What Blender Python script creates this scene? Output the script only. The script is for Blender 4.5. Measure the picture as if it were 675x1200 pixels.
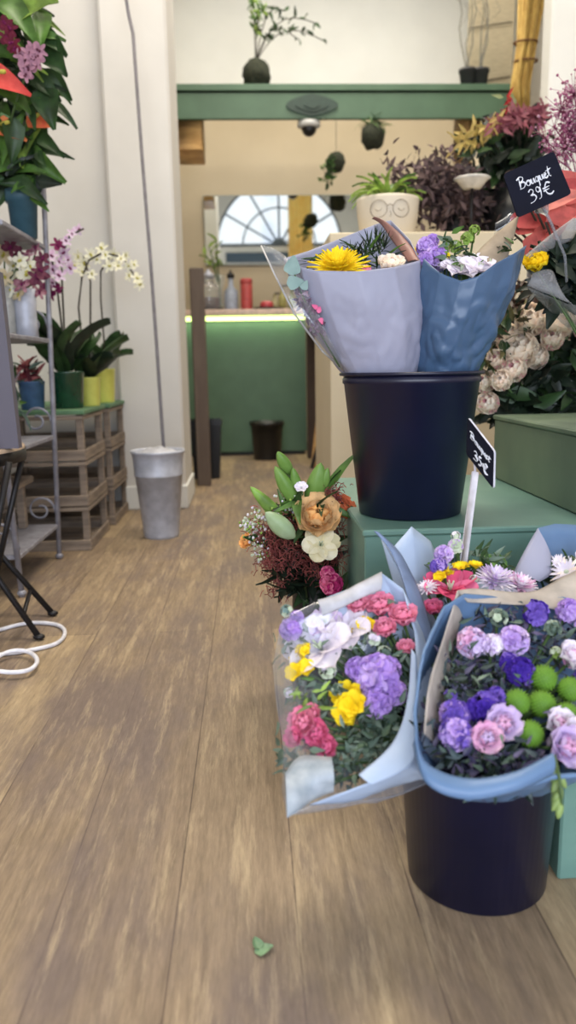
import bpy, math, random
from mathutils import Vector, Matrix, noise
from math import sin, cos, pi, radians, sqrt
random.seed(7)
C = bpy.context.scene.collection
for o in list(bpy.data.objects): bpy.data.objects.remove(o)

# ------------------------------------------------------------------ camera
FPX = 900.0; CAMH = 0.70
CM = (Matrix.Rotation(-radians(2.7), 4, 'Z') @ Matrix.Rotation(radians(90-10.7), 4, 'X') @ Matrix.Rotation(-radians(1.0), 4, 'Z'))
cd = bpy.data.cameras.new('camera'); cam = bpy.data.objects.new('camera', cd); C.objects.link(cam)
cam.matrix_world = Matrix.Translation((0, 0, CAMH)) @ CM
cd.sensor_fit = 'VERTICAL'; cd.sensor_height = 36; cd.lens = 36*FPX/1200
cd.clip_start = 0.02; cd.clip_end = 200
cd.dof.use_dof = True; cd.dof.focus_distance = 1.45; cd.dof.aperture_fstop = 3.2
bpy.context.scene.camera = cam
CP = Vector((0, 0, CAMH))
def ray(px, py): return (CM @ Vector(((px-337.5)/FPX, -(py-600)/FPX, -1, 0))).to_3d()
def at(px, py, Y):
    d = ray(px, py); return CP + d*(Y/d.y)
def fl(px, py, z=0.0):
    d = ray(px, py); return CP + d*((z-CAMH)/d.z)
def sz(px, p):
    q = CM.to_3x3().transposed() @ (Vector(p)-CP); return px*(-q.z)/FPX

# ------------------------------------------------------------------ world + light
sc = bpy.context.scene
sc.view_settings.view_transform = 'Standard'; sc.view_settings.look = 'None'
sc.view_settings.exposure = 0.62; sc.view_settings.gamma = 1.0; sc.view_settings.use_curve_mapping = False
w = bpy.data.worlds.new('sky'); sc.world = w; w.use_nodes = True
nt = w.node_tree; bg = nt.nodes['Background']
tc = nt.nodes.new('ShaderNodeTexCoord'); nz = nt.nodes.new('ShaderNodeTexNoise'); nz.inputs['Scale'].default_value = 5; nz.inputs['Detail'].default_value = 6
cr = nt.nodes.new('ShaderNodeValToRGB'); cr.color_ramp.elements[0].position = .46; cr.color_ramp.elements[1].position = .54
cr.color_ramp.elements[0].color = (.30, .46, .85, 1); cr.color_ramp.elements[1].color = (.92, .95, 1, 1)
nt.links.new(tc.outputs['Generated'], nz.inputs['Vector']); nt.links.new(nz.outputs['Fac'], cr.inputs['Fac']); nt.links.new(cr.outputs['Color'], bg.inputs['Color'])
bg.inputs['Strength'].default_value = .8
def area(name, loc, size, power, color, rot=(0, 0, 0), sy=None):
    l = bpy.data.lights.new(name, 'AREA'); l.energy = power; l.color = color; l.size = size
    if sy: l.shape = 'RECTANGLE'; l.size_y = sy
    o = bpy.data.objects.new(name, l); C.objects.link(o); o.location = loc; o.rotation_euler = rot; return o
area('shopfront_daylight', (0.2, -1.85, 1.35), 3.6, 92, (.84, .90, 1.0), (radians(88), 0, 0), 2.1)
area('ceiling_lamp', (0.3, 2.2, 4.2), 2.2, 88, (1.0, .90, .74), (0, 0, 0), 1.2)
area('back_room_lamp', (0.6, 5.2, 4.2), 2.0, 62, (1.0, .92, .80), (0, 0, 0), 1.2)

# ------------------------------------------------------------------ materials
def lin(c):
    return tuple(((v/255)/12.92 if v/255 <= .04045 else ((v/255+.055)/1.055)**2.4) for v in c)
MT = {}
def mat(name, c, rough=.6, metal=0, c2=None, scale=30, bump=0, trans=0, spec=.5, coat=0, alpha=1, stretch=None, emit=0):
    if name in MT: return MT[name]
    m = bpy.data.materials.new(name); m.use_nodes = True; n = m.node_tree.nodes; L = m.node_tree.links
    b = n['Principled BSDF']; b.inputs['Roughness'].default_value = rough; b.inputs['Metallic'].default_value = metal
    b.inputs['Specular IOR Level'].default_value = spec; b.inputs['Coat Weight'].default_value = coat
    t = n.new('ShaderNodeTexCoord'); mp = n.new('ShaderNodeMapping')
    if stretch: mp.inputs['Scale'].default_value = stretch
    L.new(t.outputs['Object'], mp.inputs['Vector'])
    z = n.new('ShaderNodeTexNoise'); z.inputs['Scale'].default_value = scale; z.inputs['Detail'].default_value = 4; L.new(mp.outputs['Vector'], z.inputs['Vector'])
    r = n.new('ShaderNodeValToRGB'); r.color_ramp.elements[0].position = .35; r.color_ramp.elements[1].position = .65
    if c2 is None: c2 = tuple(v*.86 for v in c)
    r.color_ramp.elements[0].color = (*lin(c2), 1); r.color_ramp.elements[1].color = (*lin(c), 1)
    L.new(z.outputs['Fac'], r.inputs['Fac']); L.new(r.outputs['Color'], b.inputs['Base Color'])
    if bump:
        bp = n.new('ShaderNodeBump'); bp.inputs['Strength'].default_value = bump; bp.inputs['Distance'].default_value = .01
        L.new(z.outputs['Fac'], bp.inputs['Height']); L.new(bp.outputs['Normal'], b.inputs['Normal'])
    if emit:
        b.inputs['Emission Color'].default_value = (*lin(c), 1); b.inputs['Emission Strength'].default_value = emit
    if alpha < 1: b.inputs['Alpha'].default_value = alpha
    if trans:
        tr = n.new('ShaderNodeBsdfTranslucent'); L.new(r.outputs['Color'], tr.inputs['Color'])
        mx = n.new('ShaderNodeMixShader'); mx.inputs['Fac'].default_value = trans
        L.new(b.outputs['BSDF'], mx.inputs[1]); L.new(tr.outputs['BSDF'], mx.inputs[2]); L.new(mx.outputs['Shader'], n['Material Output'].inputs['Surface'])
    MT[name] = m; return m
def pet(c, c2=None): return mat('petal_%d_%d_%d' % c, c, .7, c2=c2 or tuple(v*.85 for v in c), scale=45, trans=.25, spec=.2)
def lf(c, c2=None, rough=.45): return mat('leaf_%d_%d_%d' % c, c, rough, c2=c2 or tuple(v*.7 for v in c), scale=25, trans=.15, spec=.4)

def floor_material():
    m = bpy.data.materials.new('worn_oak_planks'); m.use_nodes = True; n = m.node_tree.nodes; L = m.node_tree.links; b = n['Principled BSDF']
    t = n.new('ShaderNodeTexCoord'); rot = n.new('ShaderNodeMapping'); rot.inputs['Rotation'].default_value = (0, 0, pi/2); rot.inputs['Location'].default_value = (0, -.015, 0)
    L.new(t.outputs['Object'], rot.inputs['Vector'])
    br = n.new('ShaderNodeTexBrick'); br.offset = .37; br.inputs['Scale'].default_value = 1; br.inputs['Brick Width'].default_value = 3.3; br.inputs['Row Height'].default_value = .157
    br.inputs['Mortar Size'].default_value = .0016; br.inputs['Mortar Smooth'].default_value = .6; br.inputs['Bias'].default_value = 0
    br.inputs['Color1'].default_value = (*lin((166, 146, 116)), 1); br.inputs['Color2'].default_value = (*lin((136, 118, 98)), 1); br.inputs['Mortar'].default_value = (*lin((98, 82, 68)), 1)
    L.new(rot.outputs['Vector'], br.inputs['Vector'])
    def nse(scale, st, det=5, rough=.6):
        mp = n.new('ShaderNodeMapping'); mp.inputs['Scale'].default_value = st; L.new(t.outputs['Object'], mp.inputs['Vector'])
        z = n.new('ShaderNodeTexNoise'); z.inputs['Scale'].default_value = scale; z.inputs['Detail'].default_value = det; z.inputs['Roughness'].default_value = rough
        L.new(mp.outputs['Vector'], z.inputs['Vector']); return z.outputs['Fac']
    def mix(a, bcol, fac, mode='MIX'):
        x = n.new('ShaderNodeMix'); x.data_type = 'RGBA'; x.blend_type = mode
        L.new(a, x.inputs[6])
        if isinstance(bcol, tuple): x.inputs[7].default_value = (*bcol, 1)
        else: L.new(bcol, x.inputs[7])
        if isinstance(fac, float): x.inputs[0].default_value = fac
        else: L.new(fac, x.inputs[0])
        return x.outputs[2]
    def ramp(f, a, bb, ca=(0, 0, 0), cb=(1, 1, 1)):
        r = n.new('ShaderNodeValToRGB'); r.color_ramp.elements[0].position = a; r.color_ramp.elements[1].position = bb
        r.color_ramp.elements[0].color = (*ca, 1); r.color_ramp.elements[1].color = (*cb, 1); L.new(f, r.inputs['Fac']); return r.outputs['Color']
    grain = nse(13, (7, .55, 1), 9, .72); blot = nse(3.4, (1.6, .6, 1), 6, .6); wear = nse(12, (3.2, .3, 1), 8, .75); fine = nse(60, (3, .5, 1), 4)
    c = mix(br.outputs['Color'], ramp(grain, .3, .72, (.60, .575, .56), (1.25, 1.23, 1.2)), 1.0, 'MULTIPLY')
    c = mix(c, lin((108, 94, 88)), ramp(blot, .44, .62, (0, 0, 0), (.8, .8, .8)))
    c = mix(c, lin((204, 182, 146)), ramp(wear, .52, .74, (0, 0, 0), (.6, .6, .6)))
    c = mix(c, ramp(fine, .35, .7, (.88, .88, .88), (1.08, 1.08, 1.08)), 1.0, 'MULTIPLY')
    L.new(c, b.inputs['Base Color']); b.inputs['Roughness'].default_value = .55; b.inputs['Specular IOR Level'].default_value = .35
    bp = n.new('ShaderNodeBump'); bp.inputs['Strength'].default_value = .25; bp.inputs['Distance'].default_value = .004; L.new(grain, bp.inputs['Height']); L.new(bp.outputs['Normal'], b.inputs['Normal'])
    return m
def cellophane():
    m = bpy.data.materials.new('clear_cellophane'); m.use_nodes = True; n = m.node_tree.nodes; L = m.node_tree.links; n.remove(n['Principled BSDF'])
    tr = n.new('ShaderNodeBsdfTransparent'); tr.inputs['Color'].default_value = (.95, .96, .98, 1)
    g = n.new('ShaderNodeBsdfGlossy'); g.inputs['Roughness'].default_value = .12; d = n.new('ShaderNodeBsdfDiffuse'); d.inputs['Color'].default_value = (.7, .73, .8, 1)
    m1 = n.new('ShaderNodeMixShader'); m1.inputs[0].default_value = .35; L.new(g.outputs[0], m1.inputs[1]); L.new(d.outputs[0], m1.inputs[2])
    f = n.new('ShaderNodeLayerWeight'); f.inputs['Blend'].default_value = .35
    mr = n.new('ShaderNodeMapRange'); mr.inputs['To Min'].default_value = .06; mr.inputs['To Max'].default_value = .45; L.new(f.outputs['Facing'], mr.inputs['Value'])
    m2 = n.new('ShaderNodeMixShader'); L.new(mr.outputs[0], m2.inputs[0]); L.new(tr.outputs[0], m2.inputs[1]); L.new(m1.outputs[0], m2.inputs[2])
    L.new(m2.outputs[0], n['Material Output'].inputs['Surface']); return m
CELLO = cellophane()
def glassmat():
    m = mat('clear_glass', (235, 240, 240), .05, c2=(235, 240, 240)); b = m.node_tree.nodes['Principled BSDF']; b.inputs['Transmission Weight'].default_value = .85; b.inputs['Roughness'].default_value = .08; return m
GLASS = glassmat()
WHITE = mat('white_wall_paint', (203, 200, 195), .8, c2=(196, 193, 188), scale=3, bump=.05)
WHITE2 = mat('bright_white_wall_paint', (214, 214, 210), .8, c2=(206, 206, 202), scale=3)
CREAM = mat('cream_wall_paint', (206, 192, 164), .8, c2=(200, 186, 158), scale=3)
GREEN = mat('green_paint', (74, 102, 80), .5, c2=(68, 95, 74), scale=6)
TEAL = mat('sea_green_painted_wood', (100, 134, 122), .5, c2=(90, 124, 114), scale=7, bump=.05, stretch=(1, 1, 3))
SAGE = mat('sage_green_painted_wood', (104, 122, 98), .55, c2=(92, 110, 90), scale=7)
NAVY = mat('navy_black_plastic', (14, 16, 44), .34, c2=(11, 13, 38), scale=12, spec=.5)
BLACKP = mat('black_plastic', (18, 18, 20), .4)
ZINC = mat('galvanised_zinc', (192, 195, 206), .45, .2, c2=(168, 171, 182), scale=22, bump=.05)
GMET = mat('grey_painted_metal', (150, 150, 160), .5, .2, c2=(126, 124, 132), scale=30)
DMET = mat('dark_metal', (34, 32, 34), .45, .4)
CRATE = mat('weathered_crate_wood', (142, 126, 110), .8, c2=(110, 97, 86), scale=9, bump=.3, stretch=(1, 1, 7))
BROWN = mat('brown_board', (98, 84, 72), .7, c2=(86, 72, 62), scale=5, stretch=(5, 5, 1))
OAK = mat('light_oak', (206, 166, 108), .6, c2=(180, 138, 84), scale=8, stretch=(1, 1, 6))
KRAFT = mat('kraft_paper', (178, 160, 138), .65, trans=.3)
def paper(*a, **k):
    m = mat(*a, **k); n = m.node_tree.nodes
    for z in n:
        if z.bl_idname == 'ShaderNodeBump':
            r = n.new('ShaderNodeTexNoise'); r.noise_type = 'RIDGED_MULTIFRACTAL'; r.inputs['Scale'].default_value = 9; r.inputs['Detail'].default_value = 3; r.inputs['Distortion'].default_value = .6
            t = [q for q in n if q.bl_idname == 'ShaderNodeTexCoord'][0]; m.node_tree.links.new(t.outputs['Object'], r.inputs['Vector']); m.node_tree.links.new(r.outputs['Fac'], z.inputs['Height']); z.inputs['Strength'].default_value = .5; z.inputs['Distance'].default_value = .006
    return m
LILACP = paper('lilac_grey_paper', (164, 164, 184), .45, c2=(156, 157, 176), scale=4, trans=.2, bump=.1)
BLUEP = paper('blue_wrapping_paper', (112, 142, 180), .36, c2=(94, 124, 162), scale=5, trans=.25, bump=.1)
PALEP = mat('pale_blue_wrapping_paper', (186, 202, 224), .45, c2=(170, 188, 214), scale=5, trans=.25)
WHITEP = mat('white_tissue_paper', (226, 226, 232), .6, trans=.4)
STEM = mat('green_stem', (70, 96, 48), .6)
DSTEM = mat('dark_stem', (58, 50, 40), .7)
SLATE = mat('chalkboard_slate', (15, 17, 32), .85, spec=.2)
CHALK = mat('white_chalk', (226, 228, 236), .9)
DGREEN = lf((54, 82, 44)); MGREEN = lf((90, 128, 56)); LGREEN = lf((160, 192, 88)); GGREEN = lf((112, 130, 112), (76, 96, 84)); VDARK = lf((34, 48, 34))
EUC = lf((136, 160, 154), (112, 138, 134), .6)

# ------------------------------------------------------------------ mesh builder
WO = {}
def frame(pos, d, roll=0.0):
    z = Vector(d).normalized(); q = Vector((0, 0, 1)).rotation_difference(z).to_matrix().to_4x4()
    return Matrix.Translation(pos) @ q @ Matrix.Rotation(roll, 4, 'Z')
I4 = Matrix.Identity(4)
class B:
    def __init__(s): s.v = []; s.f = []; s.m = []; s.mats = []; s.x = I4
    def mi(s, m):
        if m not in s.mats: s.mats.append(m)
        return s.mats.index(m)
    def add(s, vs, fs, m, x=None):
        k = len(s.v); X = s.x @ x if x is not None else s.x
        s.v += [X @ Vector(p) for p in vs]; i = s.mi(m)
        for f in fs: s.f.append([k+a for a in f]); s.m.append(i)
    def box(s, a, b, m, x=None, bev=0):
        (x0, y0, z0), (x1, y1, z1) = a, b
        if bev == 0: bev = min(abs(x1-x0), abs(y1-y0), abs(z1-z0))*.12
        e = bev; vs = []; fs = []
        def q(i, j, k, ax):
            p = [(x0, x1)[i], (y0, y1)[j], (z0, z1)[k]]; c = (i, j, k)
            for t in range(3):
                if t != ax: p[t] += e if c[t] == 0 else -e
            return tuple(p)
        idx = {}
        for ax in range(3):
            for i in (0, 1):
                for j in (0, 1):
                    for k in (0, 1): idx[(i, j, k, ax)] = len(vs); vs.append(q(i, j, k, ax))
        for ax in range(3):
            for sd in (0, 1):
                u, w_ = [t for t in range(3) if t != ax]; cs = []
                for (p, r) in ((0, 0), (1, 0), (1, 1), (0, 1)):
                    c = [0, 0, 0]; c[ax] = sd; c[u] = p; c[w_] = r; cs.append(idx[(*c, ax)])
                fs.append(cs)
        for ax in range(3):
            u, w_ = [t for t in range(3) if t != ax]
            for p in (0, 1):
                for r in (0, 1):
                    c0 = [0, 0, 0]; c0[u] = p; c0[w_] = r; c1 = list(c0); c1[ax] = 1
                    fs.append([idx[(*c0, u)], idx[(*c1, u)], idx[(*c1, w_)], idx[(*c0, w_)]])
        for i in (0, 1):
            for j in (0, 1):
                for k in (0, 1): fs.append([idx[(i, j, k, 0)], idx[(i, j, k, 1)], idx[(i, j, k, 2)]])
        s.add(vs, fs, m, x)
    def tube(s, pts, r, m, n=8, x=None, cap=True):
        pts = [Vector(p) for p in pts]; vs = []; fs = []; L = len(pts); ref = Vector((.31, .17, .93))
        for i, p in enumerate(pts):
            d = (pts[min(i+1, L-1)]-pts[max(i-1, 0)]).normalized()
            if abs(d.dot(ref)) > .97: ref = Vector((1, .2, .1)).normalized()
            a = d.cross(ref).normalized(); b = d.cross(a); rr = r(i/(L-1)) if callable(r) else r
            for k in range(n): t = 2*pi*k/n; vs.append(p+a*rr*cos(t)+b*rr*sin(t))
        for i in range(L-1):
            for k in range(n): fs.append([i*n+k, i*n+(k+1) % n, (i+1)*n+(k+1) % n, (i+1)*n+k])
        if cap: fs.append(list(range(n))[::-1]); fs.append([(L-1)*n+k for k in range(n)])
        s.add(vs, fs, m, x)
    def lathe(s, prof, m, x=None, n=32, sx=1, sy=1, mod=None):
        vs = []; fs = []; L = len(prof)
        for i, (r, z) in enumerate(prof):
            for k in range(n):
                t = 2*pi*k/n; rr = r*(mod(t, i/(L-1)) if mod else 1); vs.append((rr*cos(t)*sx, rr*sin(t)*sy, z))
        for i in range(L-1):
            for k in range(n): fs.append([i*n+k, i*n+(k+1) % n, (i+1)*n+(k+1) % n, (i+1)*n+k])
        s.add(vs, fs, m, x)
    def ball(s, c, r, m, n=10, sc_=(1, 1, 1), nz=0, x=None):
        vs = []; fs = []; h = n//2+1
        for i in range(h+1):
            for k in range(n):
                a = pi*i/h; t = 2*pi*k/n; p = Vector((sin(a)*cos(t)*sc_[0], sin(a)*sin(t)*sc_[1], cos(a)*sc_[2]))
                rr = r*(1+nz*noise.noise(p*2.3+Vector(c)*40)) if nz else r; vs.append(Vector(c)+p*rr)
        for i in range(h):
            for k in range(n): fs.append([i*n+k, (i+1)*n+k, (i+1)*n+(k+1) % n, i*n+(k+1) % n])
        s.add(vs, fs, m, x)
    def petal(s, m, L, W, x, up=.6, curl=.8, cup=.25, sh=.55, nu=5, nv=4, ruf=0, fold=0, tip=0):
        # grows along local +X, starts tilted up by 'up' and bends by 'curl' (radians) along its length
        vs = []; fs = []; px = pz = 0.0; a = up
        for i in range(nu+1):
            t = i/nu; wd = W*(sin(pi*min(1, t**sh*.97+.03))**.75) if t < 1 else W*.12
            if tip:
                t = 1-(1-i/nu)**1.7; wd = W*min(1, .28+.95*(t/.55)**.8)*(sqrt(max(0, 1-((t-.55)/.46)**2)) if t > .55 else 1)
                st_ = t-(1-(1-(i+1)/nu)**1.7 if i < nu else 1)
            for j in range(nv+1):
                q = j/nv*2-1; y = q*wd*.5; c = cup*W*q*q + ruf*W*sin(q*7+t*5)*t + fold*W*abs(q)*.5
                vs.append((px-sin(a)*c, y, pz+cos(a)*c))
            dl = -st_ if tip else 1/nu
            px += cos(a)*L*dl; pz += sin(a)*L*dl; a -= curl*dl
        for i in range(nu):
            for j in range(nv): k = i*(nv+1)+j; fs.append([k, k+1, k+nv+2, k+nv+1])
        s.add(vs, fs, m, x)
    def sheet(s, grid, m, closed=False):
        vs = [p for r in grid for p in r]; n = len(grid[0]); fs = []
        for i in range(len(grid)-1):
            for j in range(n if closed else n-1): fs.append([i*n+j, i*n+(j+1) % n, (i+1)*n+(j+1) % n, (i+1)*n+j])
        s.add(vs, fs, m)
    def build(s, name, parent=None, flat=False, solid=0, sub=0, **kw):
        vs = s.v; lo = Vector([min(v[i] for v in vs) for i in range(3)]); hi = Vector([max(v[i] for v in vs) for i in range(3)])
        org = Vector(((lo.x+hi.x)/2, (lo.y+hi.y)/2, lo.z))
        me = bpy.data.meshes.new(name); me.from_pydata([tuple(v-org) for v in vs], [], s.f)
        for m in s.mats: me.materials.append(m)
        me.polygons.foreach_set('material_index', s.m); me.polygons.foreach_set('use_smooth', [not flat]*len(me.polygons)); me.update()
        o = bpy.data.objects.new(name, me); C.objects.link(o); WO[o.name] = org
        if parent is not None: o.parent = parent; o.location = org-WO[parent.name]
        else: o.location = org
        if sub: md = o.modifiers.new('s', 'SUBSURF'); md.levels = sub; md.render_levels = sub
        if solid: md = o.modifiers.new('t', 'SOLIDIFY'); md.thickness = solid; md.offset = 0
        for k, v in kw.items(): o[k] = v
        return o
def thing(name, label, cat, loc, group=None):
    o = bpy.data.objects.new(name, None); C.objects.link(o); o.location = loc; o.empty_display_size = .05
    o['label'] = label; o['category'] = cat; WO[o.name] = Vector(loc)
    if group: o['group'] = group
    return o
def tag(o, label, cat, group=None):
    o['label'] = label; o['category'] = cat
    if group: o['group'] = group
    return o
def struct(name, b, **k): return b.build(name, flat=True, kind='structure', **k)
rnd = random.uniform
def T(x, y, z): return Matrix.Translation((x, y, z))

# ================================================================== SETTING
b = B(); b.add([(-3, -4, 0), (4, -4, 0), (4, 8, 0), (-3, 8, 0), (-3, -4, -.1), (4, -4, -.1), (4, 8, -.1), (-3, 8, -.1)], [[0, 1, 2, 3], [7, 6, 5, 4], [0, 4, 5, 1], [1, 5, 6, 2], [2, 6, 7, 3], [3, 7, 4, 0]], floor_material()); struct('floor', b)
b = B(); b.box((-1.5, -2, 0), (-1.4, 3.98, 4.6), WHITE, bev=.001); struct('wall_left', b)
b = B(); b.box((-1.5, 3.98, 0), (-.60, 4.12, 4.6), WHITE, bev=.001); struct('wall_front_left', b)
b = B(); b.box((-.645, 3.885, 0), (-.335, 4.35, 4.6), WHITE, bev=.012); struct('wall_pier', b)
b = B(); b.box((-.66, 3.87, 0), (-.325, 4.36, .12), WHITE2, bev=.005); b.box((-1.39, 3.965, 0), (-.66, 3.98, .12), WHITE2, bev=.003); struct('baseboard_left', b)
b = B(); b.box((-1.6, 4.36, 0), (-1.5, 7.3, 4.6), CREAM, bev=.001); struct('wall_back_left', b)
b = B(); b.box((-1.6, 7.2, 0), (2.6, 7.3, 2.95), CREAM, bev=.001); b.box((-1.6, 7.2, 2.95), (2.6, 7.3, 4.6), mat('upper_wall_paint', (232, 233, 228), .8, c2=(226, 227, 222), scale=3), bev=.001); struct('wall_back', b)
b = B(); b.box((2.5, -2, 0), (2.6, 7.3, 4.6), WHITE, bev=.001); struct('wall_right', b)
b = B(); b.box((1.50, 4.0, 0), (1.66, 4.12, 4.6), WHITE2, bev=.01); b.box((1.66, 4.03, 0), (2.5, 4.12, 4.6), WHITE, bev=.01); struct('wall_pier_right', b)
b = B(); b.box((-1.5, -2, 4.6), (2.6, 4.2, 4.7), WHITE2, bev=.001); b.box((-1.6, 4.1, 4.6), (2.6, 7.3, 4.7), WHITE2, bev=.001); struct('ceiling', b)

# shopfront behind the viewpoint (seen in the back-room mirror): arched fanlight over an open front
FX = .69; FZ = 3.12; FR = 1.28; FY = -2.0
b = B(); N = 36; arc = [(FX-FR*cos(pi*i/N), FZ+FR*sin(pi*i/N)) for i in range(N+1)]
for y0 in (FY, FY-.1):
    for i in range(N):
        (xa, za), (xb, zb) = arc[i], arc[i+1]
        b.add([(xa, y0, za), (xb, y0, zb), (xb, y0, 4.6), (xa, y0, 4.6)], [[0, 1, 2, 3]], WHITE2)
for i in range(N):
    (xa, za), (xb, zb) = arc[i], arc[i+1]
    b.add([(xa, FY, za), (xb, FY, zb), (xb, FY-.1, zb), (xa, FY-.1, za)], [[0, 1, 2, 3]], WHITE2)
b.box((-1.5, FY-.1, 2.75), (FX-FR, FY, 4.6), WHITE2, bev=.001); b.box((FX+FR, FY-.1, 2.75), (2.6, FY, 4.6), WHITE2, bev=.001)
b.box((FX-FR, FY-.1, 2.75), (FX+FR, FY, FZ), WHITE2, bev=.001); struct('wall_shopfront', b)
b = B(); fm = mat('dark_window_bars', (70, 84, 96), .5)
for R_, w_ in ((FR-.02, .045), (FR*.58, .035)):
    b.tube([(FX-R_*cos(pi*i/24), FY-.03, FZ+R_*sin(pi*i/24)) for i in range(25)], w_*.5, fm, 6)
for k in range(1, 6):
    a = pi*k/6; b.tube([(FX+.1*cos(a), FY-.03, FZ+.1*sin(a)), (FX+(FR-.02)*cos(a), FY-.03, FZ+(FR-.02)*sin(a))], .022, fm, 6)
b.box((FX-FR, FY-.06, FZ-.02), (FX+FR, FY, FZ+.05), fm); b.lathe([(0, -.02), (.14, -.02), (.14, .02), (0, .02)], fm, T(FX, FY-.03, FZ+.02) @ Matrix.Rotation(pi/2, 4, 'X'), 16)
struct('window_1', b)
b = B(); b.box((-.4, FY+.0, 2.80), (2.0, FY+.06, 2.99), mat('deep_blue_paint', (34, 66, 92), .5)); struct('trim_2', b)

# ================================================================== BACK ROOM
# gallery beam (ledge)
b = B(); b.box((-1.45, 6.0, 2.47), (1.98, 6.04, 2.66), GREEN, bev=.003); b.box((-1.45, 6.0, 2.64), (1.98, 6.5, 2.69), GREEN, bev=.003); b.box((-1.45, 5.985, 2.655), (1.98, 6.02, 2.70), GREEN, bev=.003)
be = b.build('gallery_ledge', flat=True); tag(be, 'long dark green ledge beam crossing the back room above the counter', 'beam')
p = at(366, 122, 5.97); ob = B(); dk = mat('dark_green_ornament', (38, 62, 52), .5)
for (w_, h_, y_) in ((.19, .075, 0), (.12, .05, -.008), (.06, .03, -.016)):
    n_ = 24; ring = [(p.x+w_*cos(2*pi*k/n_)*(1 if abs(cos(2*pi*k/n_)) > .3 else 1), 5.985+y_, p.z+h_*sin(2*pi*k/n_)*(1-.35*abs(cos(2*pi*k/n_)))) for k in range(n_)]
    ring2 = [(a, y_+5.999, c) for (a, _, c) in ring]; ob.add(ring+ring2, [list(range(n_))]+[[k, (k+1) % n_, n_+(k+1) % n_, n_+k] for k in range(n_)], dk)
o = ob.build('oval_ornament', be, flat=True, label='dark carved oval ornament')
for (pxc, wd) in ((222, .2), (556, .22)):
    p = at(pxc, 142, 6.3); b = B(); b.box((p.x-wd/2, 6.08, 2.28), (p.x+wd/2, 6.5, 2.64), OAK, bev=.006)
    tag(b.build('wooden_corbel'), 'light wooden block under the %s of the green ledge' % ('left end' if pxc < 300 else 'right end'), 'corbel')
# mirror
b = B(); b.box((-.36, 7.165, 1.60), (1.35, 7.185, 2.19), mat('mirror_edge', (150, 160, 155), .4), bev=.002)
mr = b.build('wall_mirror', flat=True); tag(mr, 'wide frameless mirror on the back wall reflecting the arched window', 'mirror')
mm = bpy.data.materials.new('mirror_silver'); mm.use_nodes = True; pb = mm.node_tree.nodes['Principled BSDF']; pb.inputs['Metallic'].default_value = 1; pb.inputs['Roughness'].default_value = .02; pb.inputs['Base Color'].default_value = (.88, .93, .92, 1)
b = B(); b.box((-.355, 7.16, 1.605), (1.345, 7.166, 2.185), mm, bev=.001); b.build('mirror_glass', mr, flat=True)
# ochre drape near the shopfront, seen in the mirror
p = Vector((1.10, -1.7, 3.0)); g = []
for i in range(9):
    z = 2.85+1.5*i/8; g.append([(p.x-.24+.48*j/24, -1.7+.04*sin(j*1.1)*(1-.3*i/8), z) for j in range(25)])
b = B(); b.sheet(g, mat('ochre_cloth', (255, 236, 170), .8, c2=(252, 224, 148), scale=6, trans=.7)); tag(b.build('ochre_drape', solid=.004), 'ochre yellow drape hanging in front of the arched window, seen in the mirror', 'curtain')
# counter
ct = thing('shop_counter', 'green fronted shop counter with pale top in the back room', 'counter', (0, 6.5, 0))
b = B(); b.box((-.75, 6.2, .03), (.456, 6.85, 1.06), GREEN, bev=.004); b.box((-.73, 6.24, 0), (.44, 6.8, .03), BLACKP); b.build('cabinet', ct, flat=True)
b = B(); b.box((-.77, 6.14, 1.10), (.47, 6.88, 1.145), mat('pale_stone_top', (212, 186, 168), .4), bev=.006); b.build('worktop', ct, flat=True)
b = B(); b.box((-.74, 6.165, 1.062), (.45, 6.182, 1.096), mat('led_strip_light', (225, 255, 150), .5, c2=(225, 255, 150), emit=1.6)); b.box((-.74, 6.186, 1.07), (.45, 6.84, 1.10), GREEN)
ld = b.build('led_strip', ct, flat=True, label='glowing green-white light strip')
l = bpy.data.lights.new('strip_glow', 'AREA'); l.shape = 'RECTANGLE'; l.size = 1.15; l.size_y = .03; l.energy = 1.1; l.color = (.86, 1, .62)
lo = bpy.data.objects.new('strip_glow', l); C.objects.link(lo); lo.location = (-.15, 6.13, 1.07); lo.rotation_euler = (radians(18), 0, 0)
CZ = 1.145
def bottle(name, label, cat, px, Y, r, h, prof, m, contents=None, capm=None):
    p = at(px, 350, Y); x = T(p.x, Y, CZ); b = B(); b.lathe([(r*a, h*c) for a, c in prof], m, x, 24); t = thing(name, label, cat, (p.x, Y, CZ)); b.build('body', t)
    if contents: b = B(); b.lathe([(0, .01), (r*.8, .012), (r*.82, h*.4), (0, h*.42)], contents, x, 20); b.build('contents', t)
    if capm: b = B(); b.lathe([(0, h), (r*.5, h), (r*.55, h+.03), (r*.15, h+.045), (r*.2, h+.06), (0, h+.065)], capm, x, 16); b.build('lid', t)
    return t
JAR = [(0, 0), (.9, .01), (1, .1), (1, .6), (.8, .78), (.5, .85), (.5, .97), (.58, 1)]
bottle('glass_jar', 'round glass jar with dark contents at left end of counter', 'jar', 245, 6.35, .085, .26, JAR, GLASS, mat('plum_contents', (92, 50, 60), .6), ZINC)
bottle('glass_bottle', 'slim pale glass bottle beside the red canister on the counter', 'bottle', 271, 6.4, .055, .26, [(0, 0), (.95, .01), (1, .05), (1, .6), (.4, .75), (.35, 1)], mat('pale_blue_glass', (186, 196, 214), .15, trans=.3), None, DMET)
t = bottle('green_vase', 'slender glass vase with green sprig between jar and bottle', 'vase', 258, 6.5, .05, .3, [(0, 0), (.6, .01), (.7, .2), (.5, .6), (1, 1)], GLASS)
b = B(); p = at(258, 350, 6.5)
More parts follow.
